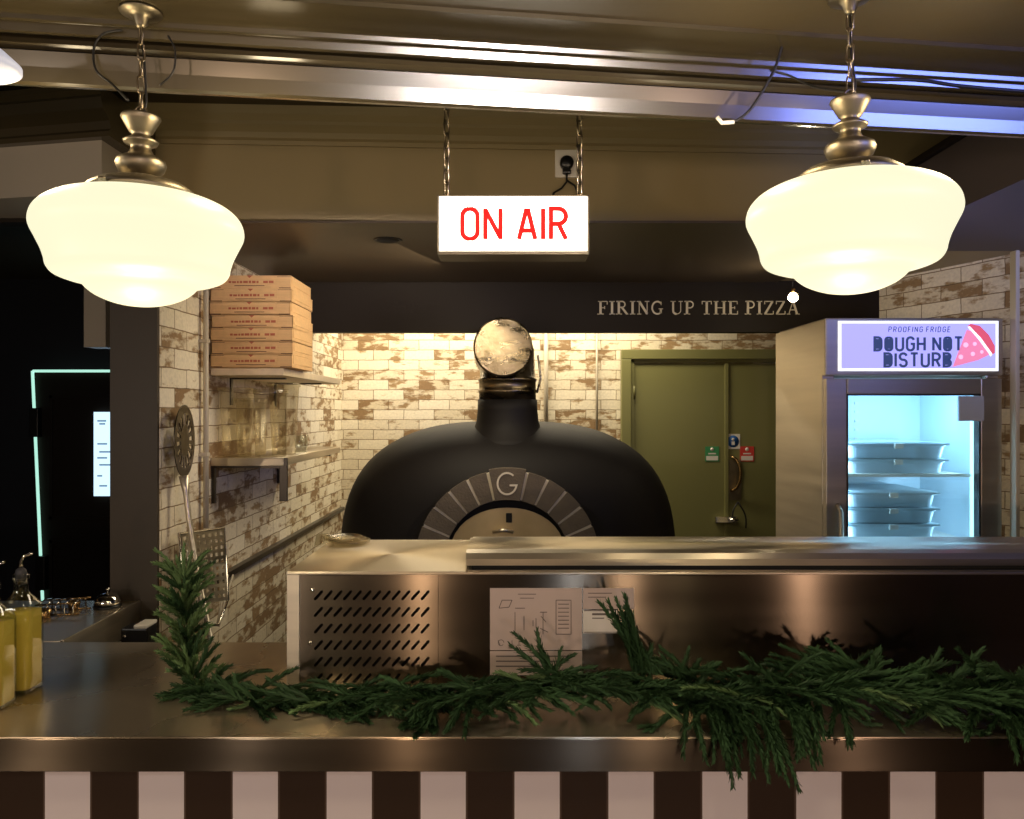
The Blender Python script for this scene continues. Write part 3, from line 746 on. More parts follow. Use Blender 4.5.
# pizza slice on the sign
SY = fy0-.0046
def flat(g, pts, dep=.001, Y=SY):
    g.prism([Vector((F3(x, y).x, Y, F3(x, y).z)) for x, y in pts], (0, 0, 0), (0, -dep, 0))
g = G(); flat(g, [(952, 367), (966, 330), (972, 331), (980, 337), (990, 354), (978, 360)]); g.build('slice', 'slice_pink', hd)
g = G(); flat(g, [(967, 326), (970, 324), (979, 326), (988, 335), (994, 346), (994, 353), (991, 355), (984, 344), (977, 335)]); g.build('slice_crust', 'slice_crust', hd)
g = G(); flat(g, [(967, 327), (969, 326.4), (980, 338), (991.5, 354), (990, 356.5), (978, 340)], .0013); g.build('slice_outline', 'header_border', hd)
g = G()
for (x, y, r) in ((965, 345, 2.6), (974, 344, 2), (972, 354, 2.2), (960, 357, 2.4), (981, 352, 1.8)):
    g = G(); flat(g, [(x+r*math.cos(t*PI/5), y+r*math.sin(t*PI/5)) for t in range(10)], .0014); g.build('slice_topping', 'slice_light', hd)
g = G(); q = F3(874, 350.5); q2 = F3(961, 0)
text(g, 'DOUGH NOT', q.x, q.z, 13*3.2/F, SY, th=.18, gap=.30, width=q2.x-q.x, dep=.0018, fillrate='DO')
q = F3(884, 366.5); q2 = F3(950, 0)
text(g, 'DISTURB', q.x, q.z, 13*3.2/F, SY, th=.18, gap=.30, width=q2.x-q.x, dep=.0018, fillrate='DB')
q = F3(888, 332); q2 = F3(949, 0)
text(g, 'PROOFING FRIDGE', q.x, q.z, 5*3.2/F, SY, th=.14, gap=.45, width=q2.x-q.x, dep=.001, slant=.1)
g.build('lettering', 'header_ink', hd)
# door with frame and glass
gx0, gx1, gz1 = F3(847, 0).x, F3(981, 0).x, F3(0, 394).z
dz0, dz1 = .16, hz-.006
fd = G().box((fx0+.004, fy0, dz0), (gx0, fy0+.045, dz1), .004).box((gx1, fy0, dz0), (fx1-.004, fy0+.045, dz1), .004).box((gx0, fy0, gz1), (gx1, fy0+.045, dz1), .004).box((gx0, fy0, dz0), (gx1, fy0+.045, .35), .004).build('door', 'fridge_steel', fr)
G().box((gx0, fy0+.012, .35), (gx1, fy0+.016, gz1)).build('glass_pane', 'pane_glass', fd)
g = G()
for (u0, v0, u1, v1) in ((gx0, .35, gx0+.006, gz1), (gx1-.006, .35, gx1, gz1), (gx0, gz1-.006, gx1, gz1)):
    g.box((u0, fy0+.002, v0), (u1, fy0+.04, v1))
g.build('gasket', 'dark_steel', fd)
a, b = F3(959, 421), F3(984, 396)
lb = G().box((a.x, fy0-.001, a.z), (b.x, fy0+.0115, b.z)).build('door_label', 'card_grey', fd, label='small grey card')
g = G(); q = F3(838, 505)
g.tube([(q.x+.0, fy0+.003, q.z+.0), (q.x, fy0-.028, q.z-.02), (q.x, fy0-.034, q.z-.16), (q.x, fy0-.028, q.z-.3), (q.x, fy0+.003, q.z-.32)], .009, 10)
g.build('door_handle', 'steel', fd)
# LED strips and shelves inside
G().box((gx1+.004, fy0+.065, .35), (gx1+.014, fy0+.085, gz1+.02)).build('light_strip', 'fridge_led', fr)
G().box((gx0-.016, fy0+.065, .35), (gx0-.006, fy0+.085, gz1+.02)).build('light_strip', 'fridge_led', fr)
light('fridge_left_light', 'AREA', (gx0+.02, fy0+.12, 1.2), 3.2, (.50, .74, 1), .06, 1.0, (fx1-.1, fy1-.2, 1.2))
light('fridge_right_light', 'AREA', (gx1-.02, fy0+.12, 1.2), 3.8, (.50, .76, 1), .06, 1.0, (fx0+.1, fy1-.2, 1.2))
light('fridge_top_light', 'AREA', ((gx0+gx1)/2, fy0+.2, hz-.02), 2.6, (.42, .74, 1), .4, .1, ((gx0+gx1)/2, 3.6, 0))
for k in range(5):
    q = P(860, 403+k*9, 3.70); G().box((q.x-.008, fy1-.064, q.z-.006), (q.x+.008, fy1-.056, q.z+.006)).build('shelf_bracket', 'white_plastic', fr)
sz = []
for k, (py, YY) in enumerate(((475, 3.3), (541, 3.3), (640, 3.3))):
    z = P(0, py, YY).z; sz.append(z); g = G()
    for yy in (3.28, 3.73): g.tube([(fx0+T+.008, yy, z), (fx1-T-.008, yy, z)], .005, 8)
    for i in range(26):
        x = fx0+T+.02+i*(fx1-fx0-2*T-.04)/25; g.tube([(x, 3.28, z), (x, 3.73, z)], .0022, 6)
    g.box((fx0+T+.008, 3.276, z-.006), (fx1-T-.008, 3.281, z+.006))
    g.build('wire_shelf', 'white_plastic', fr)
def make_tray(x0, x1, z0, h, label, group):
    o = thing('dough_tray', ((x0+x1)/2, 3.5, z0), label, 'food container', group)
    y0, y1 = 3.31, 3.70
    g = G(); bm = g.bm; R = []
    for (ins, z) in ((.014, z0), (.006, z0+h-.018), (.0, z0+h-.016), (0, z0+h-.011)):
        xa, xb, ya, yb = x0+ins, x1-ins, y0+ins, y1-ins; c = .03; ring = []
        for (cx_, cy_, a0) in ((xb-c, yb-c, 0), (xa+c, yb-c, 90), (xa+c, ya+c, 180), (xb-c, ya+c, 270)):
            for k in range(5): t = math.radians(a0+22.5*k); ring.append(bm.verts.new((cx_+c*math.cos(t), cy_+c*math.sin(t), z)))
        R.append(ring)
    for A, B in zip(R, R[1:]):
        for i in range(len(A)): bm.faces.new((A[i], A[(i+1) % len(A)], B[(i+1) % len(A)], B[i]))
    bm.faces.new(R[0][::-1])
    g.build('tub', 'tray_plastic', o)
    g = G(); g.box((x0-.004, y0-.004, z0+h-.012), (x1+.004, y1+.004, z0+h-.003), .003).box((x0+.03, y0+.03, z0+h-.004), (x1-.03, y1-.03, z0+h), .001)
    g.build('lid', 'tray_plastic', o)
    G().box(((x0+x1)/2-.018, y0-.010, z0+h-.026), ((x0+x1)/2+.018, y0-.003, z0+h-.004), .002).build('clip', 'white_plastic', o)
    return o
YT = 3.31
def tx(px): return (px-512)*YT/F
for i, lab in enumerate(('clear lidded dough tray sitting directly on the upper fridge shelf', 'clear lidded dough tray topmost on the upper fridge shelf')):
    make_tray(tx(847.5), tx(948-i*-1), sz[0]+.006+i*.062, .0615 if i == 0 else .066, lab, 'dough trays in the fridge')
for i, lab in enumerate(('clear dough tray at the bottom of the lower fridge stack', 'clear dough tray in the middle of the lower fridge stack', 'clear dough tray on top of the lower fridge stack, under the shelf')):
    make_tray(tx(847.5), tx(939), sz[1]+.006+i*.066, .0655, lab, 'dough trays in the fridge')

# ============================================================ LEFT SHELVES AND WHAT STANDS ON THEM
S0, S1 = 3.5, 4.66
us = thing('wall_shelf', (-1.16, 4.0, 1.795), 'upper pale wooden shelf on the brick wall carrying the pizza boxes', 'shelf', 'shelves on the brick wall')
uz = 1.6+44*S0/F
G().box((-1.319, S0, uz-.032), (-1.0, S1, uz), .003).build('board', 'shelf_wood', us)
for yy in (3.75, 4.45):
    g = G(); g.box((-1.319, yy-.012, uz-.16), (-1.311, yy+.012, uz-.032)).box((-1.31, yy-.012, uz-.040), (-1.06, yy+.012, uz-.032)); g.build('bracket', 'dark_steel', us)
lz = 1.6-46*S0/F
ls = thing('wall_shelf', (-1.16, 4.0, lz), 'lower steel shelf on the brick wall carrying clear containers', 'shelf', 'shelves on the brick wall')
G().box((-1.319, S0, lz-.035), (-1.0, S1, lz), .003).build('board', 'steel', ls)
for yy, x1_ in ((3.52, -1.0), (4.5, -1.0)):
    g = G(); g.box((-1.319, yy-.01, lz-.2), (-1.305, yy+.01, lz-.035)).box((-1.31, yy-.01, lz-.045), (x1_-.02, yy+.01, lz-.035))
    g.build('bracket', 'dark_steel', ls)
G().box((-1.02, 3.505, lz-.19), (-.985, 3.52, lz+.0), .002).build('bracket', 'dark_steel', ls, label='dark steel upright hanging at the front corner')
# pizza boxes
bx0, bh = -1.327, .0575
def make_box():
    o = thing('pizza_box', (0, 0, 0), 'x', 'pizza box', 'cardboard pizza boxes on the upper shelf')
    w2, dd, h = .352, .36, bh
    # tray: bottom and walls, front flap with slots
    g = G(); t = .003
    g.box((0, 0, 0), (w2, dd, t)).box((0, 0, 0), (t, dd, h-.006)).box((w2-t, 0, 0), (w2, dd, h-.006)).box((0, dd-t, 0), (w2, dd, h-.006)).box((0, 0, 0), (w2, t, h-.006))
    g.build('tray', 'cardboard', o)
    g = G(); g.box((-.001, -.001, h-.005), (w2+.001, dd+.001, h-.001)).box((.06, -.0025, h*.18), (w2-.06, -.0002, h-.002))
    g.box((w2+.0002, .02, h*.3), (w2+.0022, dd-.02, h-.002))
    l = g.build('lid', 'cardboard', o)
    for a_, b_ in (((0, -.0006, .0015), (.05, .0, .0045)), ((w2-.05, -.0006, .0015), (w2, 0, .0045)), ((.0, -.0008, h-.0065), (.058, 0, h-.004)), ((w2-.058, -.0008, h-.0065), (w2, 0, h-.004)), ((.11, -.0031, h*.18), (.24, -.0022, h*.18+.003))):
        G().box(a_, b_).build('slot', 'cardboard_edge', l)
    g = G(); random.seed(3); u = .085
    while u < .265:
        wl = random.uniform(.008, .022)
        if random.random() > .12: g.box((u, -.0032, h*.40), (u+wl, -.0024, h*.40+random.uniform(.008, .011)))
        u += wl+.004
    g.prism([(.163, -.0026, h*.97), (.187, -.0026, h*.97), (.175, -.0026, h*.78)], (0, 0, 0), (0, -.0008, 0))
    g.build('print', 'red_ink', l); return o
proto = make_box(); rb = random.Random(5)
labs = ['cardboard pizza box at the bottom, resting directly on the pale shelf', 'cardboard pizza box second from the bottom of the stack', 'cardboard pizza box third from the bottom of the stack', 'cardboard pizza box in the very middle of the stack',
        'cardboard pizza box just above the middle of the stack', 'cardboard pizza box directly beneath the topmost box of the stack', 'topmost cardboard pizza box, its lid rising behind the pendant shade']
for k in range(7):
    o = proto if k == 0 else copy_tree(proto)
    o.location = (-1.318+rb.uniform(.003, .014) - (0.0), S0-.03+rb.uniform(-.006, .006), uz+.001+k*(bh-.0005)); o['label'] = labs[k]
    o.rotation_euler.z = rb.uniform(-.004, .010) if k else 0
# loose flap on the top box
tb = o
G().prism([wloc(tb)+Vector(v) for v in ((0.01, .12, bh), (.30, .12, bh), (.25, .34, bh+.05), (.05, .34, bh+.05))], (0, 0, 0), (0, .002, .003)).build('open_flap', 'cardboard', tb)
# clear containers
def container(x, y, r, h, label, sq=False, lid=True):
    o = thing('clear_container', (x, y, lz), label, 'container', 'clear containers on the lower shelf')
    g = G()
    if sq:
        def ring(ins, z):
            c = .02; q = r-ins; out = []
            for (cx_, cy_, a0) in ((q-c, q-c, 0), (-q+c, q-c, 90), (-q+c, -q+c, 180), (q-c, -q+c, 270)):
                for k in range(5): t = math.radians(a0+22.5*k); out.append(g.bm.verts.new((x+cx_+c*math.cos(t), y+cy_+c*math.sin(t), z)))
            return out
        R = [ring(i, z) for i, z in ((.012, lz+.001), (.006, lz+h*.5), (0, lz+h-.01), (-.006, lz+h-.008), (-.006, lz+h))]
        for A, B in zip(R, R[1:]):
            for i in range(20): f = g.bm.faces.new((A[i], A[(i+1) % 20], B[(i+1) % 20], B[i])); f.smooth = True
        g.bm.faces.new(R[0])
    else:
        g.lathe([(r*.94, 0.001), (r*.97, .01), (r, h-.02), (r+.006, h-.018), (r+.006, h-.006), (r, h-.004)], (x, y, lz), 36, cap=False)
        g.lathe([(0, .001), (r*.94, .001)], (x, y, lz), 36, cap=False)
    g.build('body', 'clear_plastic', o)
    if lid:
        g = G()
        if sq: g.box((x-r-.004, y-r-.004, lz+h), (x+r+.004, y+r+.004, lz+h+.010), .004)
        else: g.lathe([(0, h+.006), (r*.8, h+.006), (r+.008, h+.004), (r+.008, h-.008)], (x, y, lz), 36, cap=False)
        g.build('lid', 'clear_plastic', o)
    return o
container(-1.236, 3.60, .064, .30, 'tall square clear plastic container beneath the pizza box shelf', True)
container(-1.085, 3.60, .070, .30, 'round clear plastic tub at the front corner of the lower shelf')
container(-1.235, 3.79, .068, .26, 'round clear tub standing behind the square container')
container(-1.08, 3.79, .06, .33, 'square clear container standing behind the front round tub', True)
g = G(); q = Vector((-1.06, 4.02, lz)); g.lathe([(.03, 0), (.034, .08), (.03, .085)], q, 20)
tag(g.build('glass_jar', 'bottle_glass', loc=q), 'small clear glass jar at the rear of the lower shelf', 'jar')

# conduits and rail on the walls
def pipe(name, pts, r, m, label, cat='pipe'):
    g = G(); g.tube(pts, r, 12); o = tag(g.build(name, m, loc=Vector(pts[0])), label, cat); return o
pp = thing('conduit_pipe', (-1.28, 3.4, 1.1), 'pale upright conduit pipe on the brick wall between the round peel and the shelves', 'pipe')
px = -1.295; pY = -px*F/(512-206)
G().tube([(px, pY, 1.6-116*pY/F), (px, pY, 2.2)], .011, 12).build('tube', 'pipe_white', pp)
for yy in (1.90, 1.42):
    G().box((-1.32, pY-.018, yy-.008), (px+.012, pY+.018, yy+.008), .003).build('clip', 'pipe_white', pp)
o = tag(G().box((-1.319, 3.5, .845), (-1.285, 6.15, .872), .004).build('wall_rail', 'dark_steel', loc=(-1.3, 3.5, .85)), 'dark horizontal rail along the brick wall below the shelves', 'rail')
pipe('conduit_pipe', [(P(546, 0, 6.17).x, 6.17, 1.3), (P(546, 0, 6.17).x, 6.17, 2.5)], .018, 'pipe_white', 'pale upright conduit on the back wall just behind the flue')
pipe('conduit_pipe', [(P(597, 0, 6.17).x, 6.18, 1.3), (P(597, 0, 6.17).x, 6.18, 2.5)], .009, 'pipe_white', 'thin pale conduit on the back wall between flue and door')

# peels leaning on the left wall
sk = thing('turning_peel', (-1.25, 3.15, .9), 'round slotted metal pizza peel standing against the white brick wall', 'peel')
# head lies in a plane almost parallel to the wall
def wallpt(px, py, off): # point on plane X=-1.32+off
    X = -1.32+off; Y = -X*F/(512-px); return Vector((X, Y, 1.6+(412-py)*Y/F))
hc = wallpt(184, 441, .05); R = .125
g = G(); bm = g.bm; nsl = 16
def ell(r, t, dx=0): return Vector((hc.x+dx-.10*r*math.cos(t), hc.y+r*1.02*math.cos(t), hc.z+r*1.12*math.sin(t)))
rings = []
for r in (.030, .055, .095, R):
    rings.append([(bm.verts.new(ell(r, 2*PI*i/(nsl*2)))) for i in range(nsl*2)])
N2 = nsl*2
for k in range(3):
    for i in range(N2):
        if k == 1 and i % 2 == 0: continue
        bm.faces.new((rings[k][i], rings[k][(i+1) % N2], rings[k+1][(i+1) % N2], rings[k+1][i]))
bm.faces.new(rings[0])
r_ = bmesh.ops.extrude_face_region(bm, geom=bm.faces[:])
for v in [e for e in r_['geom'] if isinstance(e, bmesh.types.BMVert)]: v.co.x += .004
g.build('peel_head', 'tool_dark', sk)
a = ell(R*.96, -PI/2); e1 = wallpt(189, 520, .07); e2 = wallpt(197, 570, .12); e3 = wallpt(211, 640, .22)
g = G(); g.tube([a, a.lerp(e1, .4), e1, e2, e3, wallpt(213, 655, .24)], [.02, .011, .010, .010, .010, .010], 10); g.build('peel_handle', 'steel', sk)
rp = thing('pizza_peel', (-1.2, 3.2, .9), 'rectangular perforated metal pizza peel leaning behind the upright garland', 'peel')
cs = [wallpt(181, 536, .06), wallpt(222, 528, .05), wallpt(228, 596, .10), wallpt(222, 612, .115), wallpt(205, 618, .12), wallpt(186, 600, .10)]
g = G(); bm = g.bm
# bilinear grid of the blade with square holes left out
c00, c10, c11, c01 = wallpt(179, 534, .055), wallpt(224, 528, .055), wallpt(228, 600, .11), wallpt(184, 606, .11)
nu, nv = 15, 21; gv = [[bm.verts.new(c00.lerp(c10, u/nu).lerp(c01.lerp(c11, u/nu), v/nv)) for u in range(nu+1)] for v in range(nv+1)]
for v in range(nv):
    for u in range(nu):
        if u % 2 == 1 and v % 2 == 1: continue
        bm.faces.new((gv[v][u], gv[v][u+1], gv[v+1][u+1], gv[v+1][u]))
r_ = bmesh.ops.extrude_face_region(bm, geom=bm.faces[:])
for v in [e for e in r_['geom'] if isinstance(e, bmesh.types.BMVert)]: v.co.x += .003
g.build('peel_head', 'steel', rp)
g = G(); g.tube([c00, c10, c11, wallpt(218, 625, .13), wallpt(198, 626, .13), c01], .006, 8, closed=True); g.build('peel_rim', 'chrome', rp)
g = G(); g.tube([wallpt(208, 622, .13), wallpt(214, 660, .2)], .011, 10); g.build('peel_handle', 'steel', rp)
tg = thing('serving_tongs', (-1.2, 3.3, .9), 'thin pale metal tongs hanging behind the rectangular peel', 'tongs')
for dx in (0, 5):
    g = G(); g.tube([wallpt(228+dx, 575, .05), wallpt(222+dx*.6, 600, .06), wallpt(217+dx*.4, 626, .08)], .005, 8); g.build('arm', 'pipe_white', tg)

# ============================================================ BELL, RACK, BOTTLES
zc = CT+.002
by = (zc-1.6)/((412-607)/F); bx = (107.5-512)*by/F
bl = thing('service_bell', (bx, by, zc), 'chrome domed service bell on the dark side counter', 'bell')
G().lathe([(.047, 0), (.047, .006), (.040, .012), (.030, .012)], (bx, by, zc), 32).build('base', 'black_plastic', bl)
G().lathe([(.044, .012), (.043, .022), (.036, .038), (.022, .048), (.006, .052), (0, .052)], (bx, by, zc), 32).build('dome', 'chrome', bl)
G().lathe([(.004, .050), (.004, .062), (.008, .063), (.008, .068), (0, .070)], (bx, by, zc), 16).build('button', 'chrome', bl)
by = 2.80; bx = (62-512)*by/F
rk = thing('cutlery_rack', (bx, by, zc), 'low copper-coloured wire rack on the side counter beside the bell', 'rack')
g = G()
for yy in (-.04, .04): g.tube([(bx-.07, by+yy, zc+.004), (bx+.07, by+yy+.02, zc+.004)], .003, 8)
for yy in (-.04, .04): g.tube([(bx-.07, by+yy, zc+.038), (bx+.07, by+yy+.02, zc+.042)], .003, 8)
g.build('frame', 'brass', rk)
for k in range(5):
    x = bx-.06+.03*k
    g = G(); g.tube([(x, by-.04, zc+.003), (x, by-.04, zc+.04), (x, by, zc+.048), (x, by+.045, zc+.04), (x, by+.045, zc+.003)], .0028, 8); g.build('divider', 'chrome', rk)
for k, (px_, YY) in enumerate(((45, 2.74), (74, 2.86))):
    x = (px_-512)*YY/F
    G_ = G().lathe([(.016, 0), (.017, .004), (.022, .03), (.020, .03), (.015, .006), (0, .005)], (x, YY, zc), 20)
    tag(G_.build('sauce_pot', 'brass', loc=(x, YY, zc)), ('small metal pot on the side counter next to the bottles' if k == 0 else 'small metal pot on the side counter next to the bell'), 'pot')
def bottle(cx, cy, base_py, label, sc_=1.0):
    Yb = .707*F/(base_py-412); x = (cx-512)*Yb/F; z = CT+.001; w2 = .041
    o = thing('oil_bottle', (x, Yb, z), label, 'bottle', 'olive oil bottles on the bar')
    def body(g, prof, n=32, e=4.0):
        rings = []
        for r, h, sq in prof:
            ring = []
            for i in range(n):
                t = 2*PI*i/n; c, q = math.cos(t), math.sin(t); ee = 2+sq*4
                k = (abs(c)**ee+abs(q)**ee)**(-1/ee)
                ring.append(g.bm.verts.new((x+r*c*k, Yb+r*q*k, z+h)))
            rings.append(ring)
        for A, B in zip(rings, rings[1:]):
            for i in range(n): f = g.bm.faces.new((A[i], A[(i+1) % n], B[(i+1) % n], B[i])); f.smooth = True
        g.bm.faces.new(rings[0]); return g
    H = .205
    body(G(), [(w2-.004, 0, 1), (w2, .006, 1), (w2, H, 1), (w2-.004, H+.015, .8), (.025, H+.032, .2), (.017, H+.045, 0), (.0155, H+.075, 0), (.019, H+.077, 0), (.019, H+.088, 0), (.0155, H+.09, 0)]).build('glass_body', 'bottle_glass', o)
    g = body(G(), [(w2-.007, .008, 1), (w2-.004, .014, 1), (w2-.004, H-.004, 1), (0.002, H-.0035, 1)]); g.build('oil', 'oil', o)
    sp = G().lathe([(.0125, H+.07), (.0135, H+.09), (.012, H+.10), (.006, H+.105)], (x, Yb, z), 16).build('stopper', 'cork', o)
    g = G(); g.tube([(x, Yb, z+H+.10), (x, Yb, z+H+.12), (x+.006, Yb, z+H+.135), (x+.03, Yb, z+H+.142)], [.005, .0045, .004, .003], 8); g.build('spout', 'chrome', sp)
    return o
bottle(21, 0, 690, 'clear square olive oil bottle on the bar, standing further from the front edge')
bottle(-8, 0, 707, 'clear square olive oil bottle nearer the bar edge, partly cut off')

# ============================================================ PENDANT LAMPS
def chain(pts_from, pts_to, link=.030, wd=.011, r=.0018):
    """links swept as one chain between two points"""
    g = G(); a, b = Vector(pts_from), Vector(pts_to); L = (b-a).length; n = max(1, int(L/(link*.78))); d = (b-a)/n
    t = d.normalized(); s1 = t.orthogonal().normalized(); s2 = t.cross(s1)
    for k in range(n):
        c = a+d*(k+.5); s = s1 if k % 2 else s2; h = link/2-wd/2
        pts = [c+t*h*sg+(t*sg*math.sin(an)+s*math.cos(an)*sg)*wd/2 if False else c for sg, an in ()]
        ring = []
        for i in range(12):
            an = 2*PI*i/12; ring.append(c+s*math.cos(an)*wd/2+t*(math.sin(an)*wd/2+(h if math.sin(an) > 0 else -h)))
        g.tube(ring, r, 6, closed=True)
    return g
def pendant(cx_px, Y, top_z, topy, label, lean=0.0, canopy=True, chain_x=None):
    X = (cx_px-512)*Y/F; zt_ = 1.6+(412-topy)*Y/F      # top of the glass
    o = thing('pendant_lamp', (X, Y, zt_-.22), label, 'pendant lamp', 'opal glass pendant lamps over the bar')
    k = Y/F
    prof = [(.086, .006), (.088, -.002), (.10, -.006), (.13, -.014), (.155, -.027), (.170, -.043), (.176, -.060), (.1755, -.076), (.167, -.096), (.158, -.117), (.153, -.134), (.150, -.148), (.141, -.160), (.122, -.168), (.104, -.172), (.095, -.178),
            (.088, -.186), (.074, -.197), (.050, -.208), (.024, -.214), (0, -.215)]
    fine_ = []
    for i in range(len(prof)-1):
        a, b, c, d = [Vector(prof[min(max(q, 0), len(prof)-1)]) for q in (i-1, i, i+1, i+2)]
        for kk in range(4):
            t = kk/4; q = .5*((2*b)+(c-a)*t+(2*a-5*b+4*c-d)*t*t+(3*b-a-3*c+d)*t**3); fine_.append((max(q.x, 0), q.y*.93))
    prof = fine_+[(0, -.2)]
    G().lathe(prof, (X, Y, zt_), 96, cap=False).build('glass_shade', 'shade_glass', o, label='glowing cream schoolhouse glass shade')
    G().lathe([(.0, .032), (.04, .029), (.074, .019), (.090, .008), (.093, -.002), (.088, -.002), (.08, .006), (0, .018)], (X, Y, zt_), 48, cap=False).build('shade_fitter', 'pewter', o)
    for a_ in (20, 140, 260):
        t = math.radians(a_); c = Vector((X+.094*math.cos(t), Y+.094*math.sin(t), zt_))
        g = G(); g.tube([c+Vector((-.004*math.cos(t), -.004*math.sin(t), 0)), c+Vector((.012*math.cos(t), .012*math.sin(t), 0))], .003, 8)
        g.lathe([(.0065, 0), (.0065, .004)], c+Vector((.011*math.cos(t), .011*math.sin(t), -.002)), 10); g.build('thumb_screw', 'pewter', o)
    tn = [(.014, .015), (.018, .022), (.026, .026), (.036, .036), (.040, .048), (.038, .056), (.026, .064), (.020, .068), (.017, .078), (.018, .084), (.028, .088), (.030, .093), (.024, .097), (.016, .100), (.015, .106), (.020, .110), (.030, .130), (.034, .138), (.033, .141), (.010, .142)]
    G().lathe([(r*(1.08 if h < .07 else 1.0), h*.93+.010) for r, h in tn], (X, Y, zt_), 40).build('turned_stem', 'pewter', o)
    ztop = zt_+.138
    g = G(); c = Vector((X, Y, ztop+.010)); g.tube([c+Vector((.011*math.cos(t*PI/6), 0, .011*math.sin(t*PI/6))) for t in range(12)], .0022, 8, closed=True)
    g.build('hook_ring', 'chain_metal', o)
    cxx = X if chain_x is None else chain_x
    chain((X, Y, ztop+.016), (cxx, Y, top_z-.028), link=.032, wd=.012).build('chain', 'chain_metal', o)
    cn = G().lathe([(.006, -.030), (.010, -.024), (.014, -.012), (.022, -.006), (.036, -.003), (.037, 0)], (cxx, Y, top_z), 32)
    cn.build('ceiling_rose', 'pewter', o)
    g = G(); g.tube([(X+.004, Y, ztop), (X+.010, Y, ztop+.03), ((X+cxx)/2+.004, Y+.006, (ztop+top_z)/2), (cxx, Y, top_z-.02)], .002, 6); g.build('flex', 'wire_black', o)
    light('pendant_lamp_light', 'POINT', (X, Y, zt_-.34), 4.0, (1, .80, .5), .06)
    for dx in (-.2, .2): light('pendant_lamp_light', 'POINT', (X+dx, Y, zt_+.09), 2.4, (1, .80, .5), .05)
    return o
YL = 1.40
pendant(141, 1.44, 2.320, 195, 'cream glass schoolhouse pendant lamp hanging in front of the pizza boxes')
pendant(850, 1.41, 2.330, 180, 'cream glass schoolhouse pendant lamp hanging above the glass-door fridge')
# loose cables by the lamps
def cable(pts, r, label, m='wire_black', tip=None):
    g = G(); P3 = [Vector(p) for p in pts]; out = []
    for i in range(len(P3)-1):
        a, b, c, d = P3[max(i-1, 0)], P3[i], P3[i+1], P3[min(i+2, len(P3)-1)]
        for k in range(6):
            t = k/6; out.append(.5*((2*b)+(c-a)*t+(2*a-5*b+4*c-d)*t*t+(3*b-a-3*c+d)*t**3))
    out.append(P3[-1]); o = thing('cable', P3[0], label, 'cable')
    g.tube(out, r, 8); g.build('flex', m, o)
    if tip: g = G(); g.tube(tip, .0042, 8); g.build('connector', 'white_plastic', o)
Yc = 1.48
cable([P(122, 30, Yc), P(103, 34, Yc), P(94, 48, Yc), P(96, 70, Yc), P(112, 84, Yc), P(128, 100, 1.42)], .0022, 'thin black cable looping on the corridor side of the lamp by the pizza boxes')
cable([P(168, 36, 1.45), P(175, 50, 1.45), P(173, 72, 1.45), P(160, 85, 1.46)], .0018, 'short thin black cable loop on the sign side of the lamp by the pizza boxes')
Yd = 1.58
cable([P(782, 45, Yd), P(775, 68, Yd), P(762, 92, Yd), P(748, 112, Yd), P(734, 122, Yd)], .0028, 'black cable with white plug dangling between the sign and the fridge-side pendant lamp', tip=[P(734, 122, Yd), P(722, 123, Yd), P(717, 117, Yd)])
cable([P(770, 70, 1.60), P(790, 76, 1.60), P(812, 86, 1.56), P(832, 90, 1.48), P(848, 92, 1.42)], .0024, 'short black cable running from the beam into the fridge-side pendant lamp')
cable([P(852, 80, 1.60), P(916, 80, 1.63), P(960, 86, 1.66), P(1030, 92, 1.68)], .004, 'black cable clipped along the blue-lit end of the beam')
# small white dish light at the left edge
dl = P(-31, 68, 1.25)
ds = thing('dish_lamp', dl, 'small white round dish light hanging at the ceiling above the corridor opening', 'lamp')
G().lathe([(0, 0), (.066, 0), (.072, .004), (.072, .010), (.05, .03), (.02, .04), (0, .04)], dl, 40, cap=False).build('dish', 'lamp_white', ds)
G().lathe([(.008, .038), (.008, 2.33-dl.z)], dl, 12).build('rod', 'black_plastic', ds)

# ============================================================ ON AIR SIGN
SYF = 1.86
a, b = P(437.5, 255, SYF), P(589, 195.5, SYF)
sg = thing('light_box_sign', ((a.x+b.x)/2, SYF, a.z), 'lit white sign reading ON AIR in red, hanging on chains', 'sign')
cs_ = G().box((a.x, SYF, a.z), (b.x, SYF+.085, b.z), .003).build('case', 'sign_case', sg)
fr_ = G(); e = .004
for (u0, v0, u1, v1) in ((a.x, a.z, b.x, a.z+.008), (a.x, b.z-.003, b.x, b.z), (a.x, a.z, a.x+e, b.z), (b.x-e, a.z, b.x, b.z)):
    fr_.box((u0, SYF-.006, v0), (u1, SYF+.001, v1), .001)
fr_.build('rim', 'sign_case', sg)
fc = G().box((a.x+.004, SYF-.003, a.z+.008), (b.x-.004, SYF-.0005, b.z-.003)).build('face_panel', 'sign_face', sg)
g = G(); l0 = P(462.5, 239.5, SYF); l1 = P(566, 0, SYF)
text(g, 'ON AIR', l0.x, l0.z, 30.5*SYF/F, SYF-.003, th=.145, gap=.26, width=l1.x-l0.x, dep=.0012)
g.build('lettering', 'sign_red', sg)
G().box((b.x-.0005, SYF+.006, a.z+.006), (b.x+.001, SYF+.079, b.z-.006)).build('side_face', 'sign_face', sg)
for px_ in (446.5, 579.5):
    t0 = P(px_, 194, SYF+.04); x = t0.x
    zb = 2.73
    h = G(); h.tube([(x+.008*math.cos(t*PI/5), SYF+.04, b.z+.006+.008*math.sin(t*PI/5)) for t in range(10)], .002, 6, closed=True); h.build('hanging_ring', 'brass', sg)
    chain((x, SYF+.04, b.z+.010), (x, SYF+.04, 2.722), link=.036, wd=.014, r=.0024).build('chain', 'chain_metal', sg)
light('sign_light', 'AREA', ((a.x+b.x)/2, SYF-.02, (a.z+b.z)/2), 1.6, (1, .93, .78), .3, .1, ((a.x+b.x)/2, 0, 1.7))
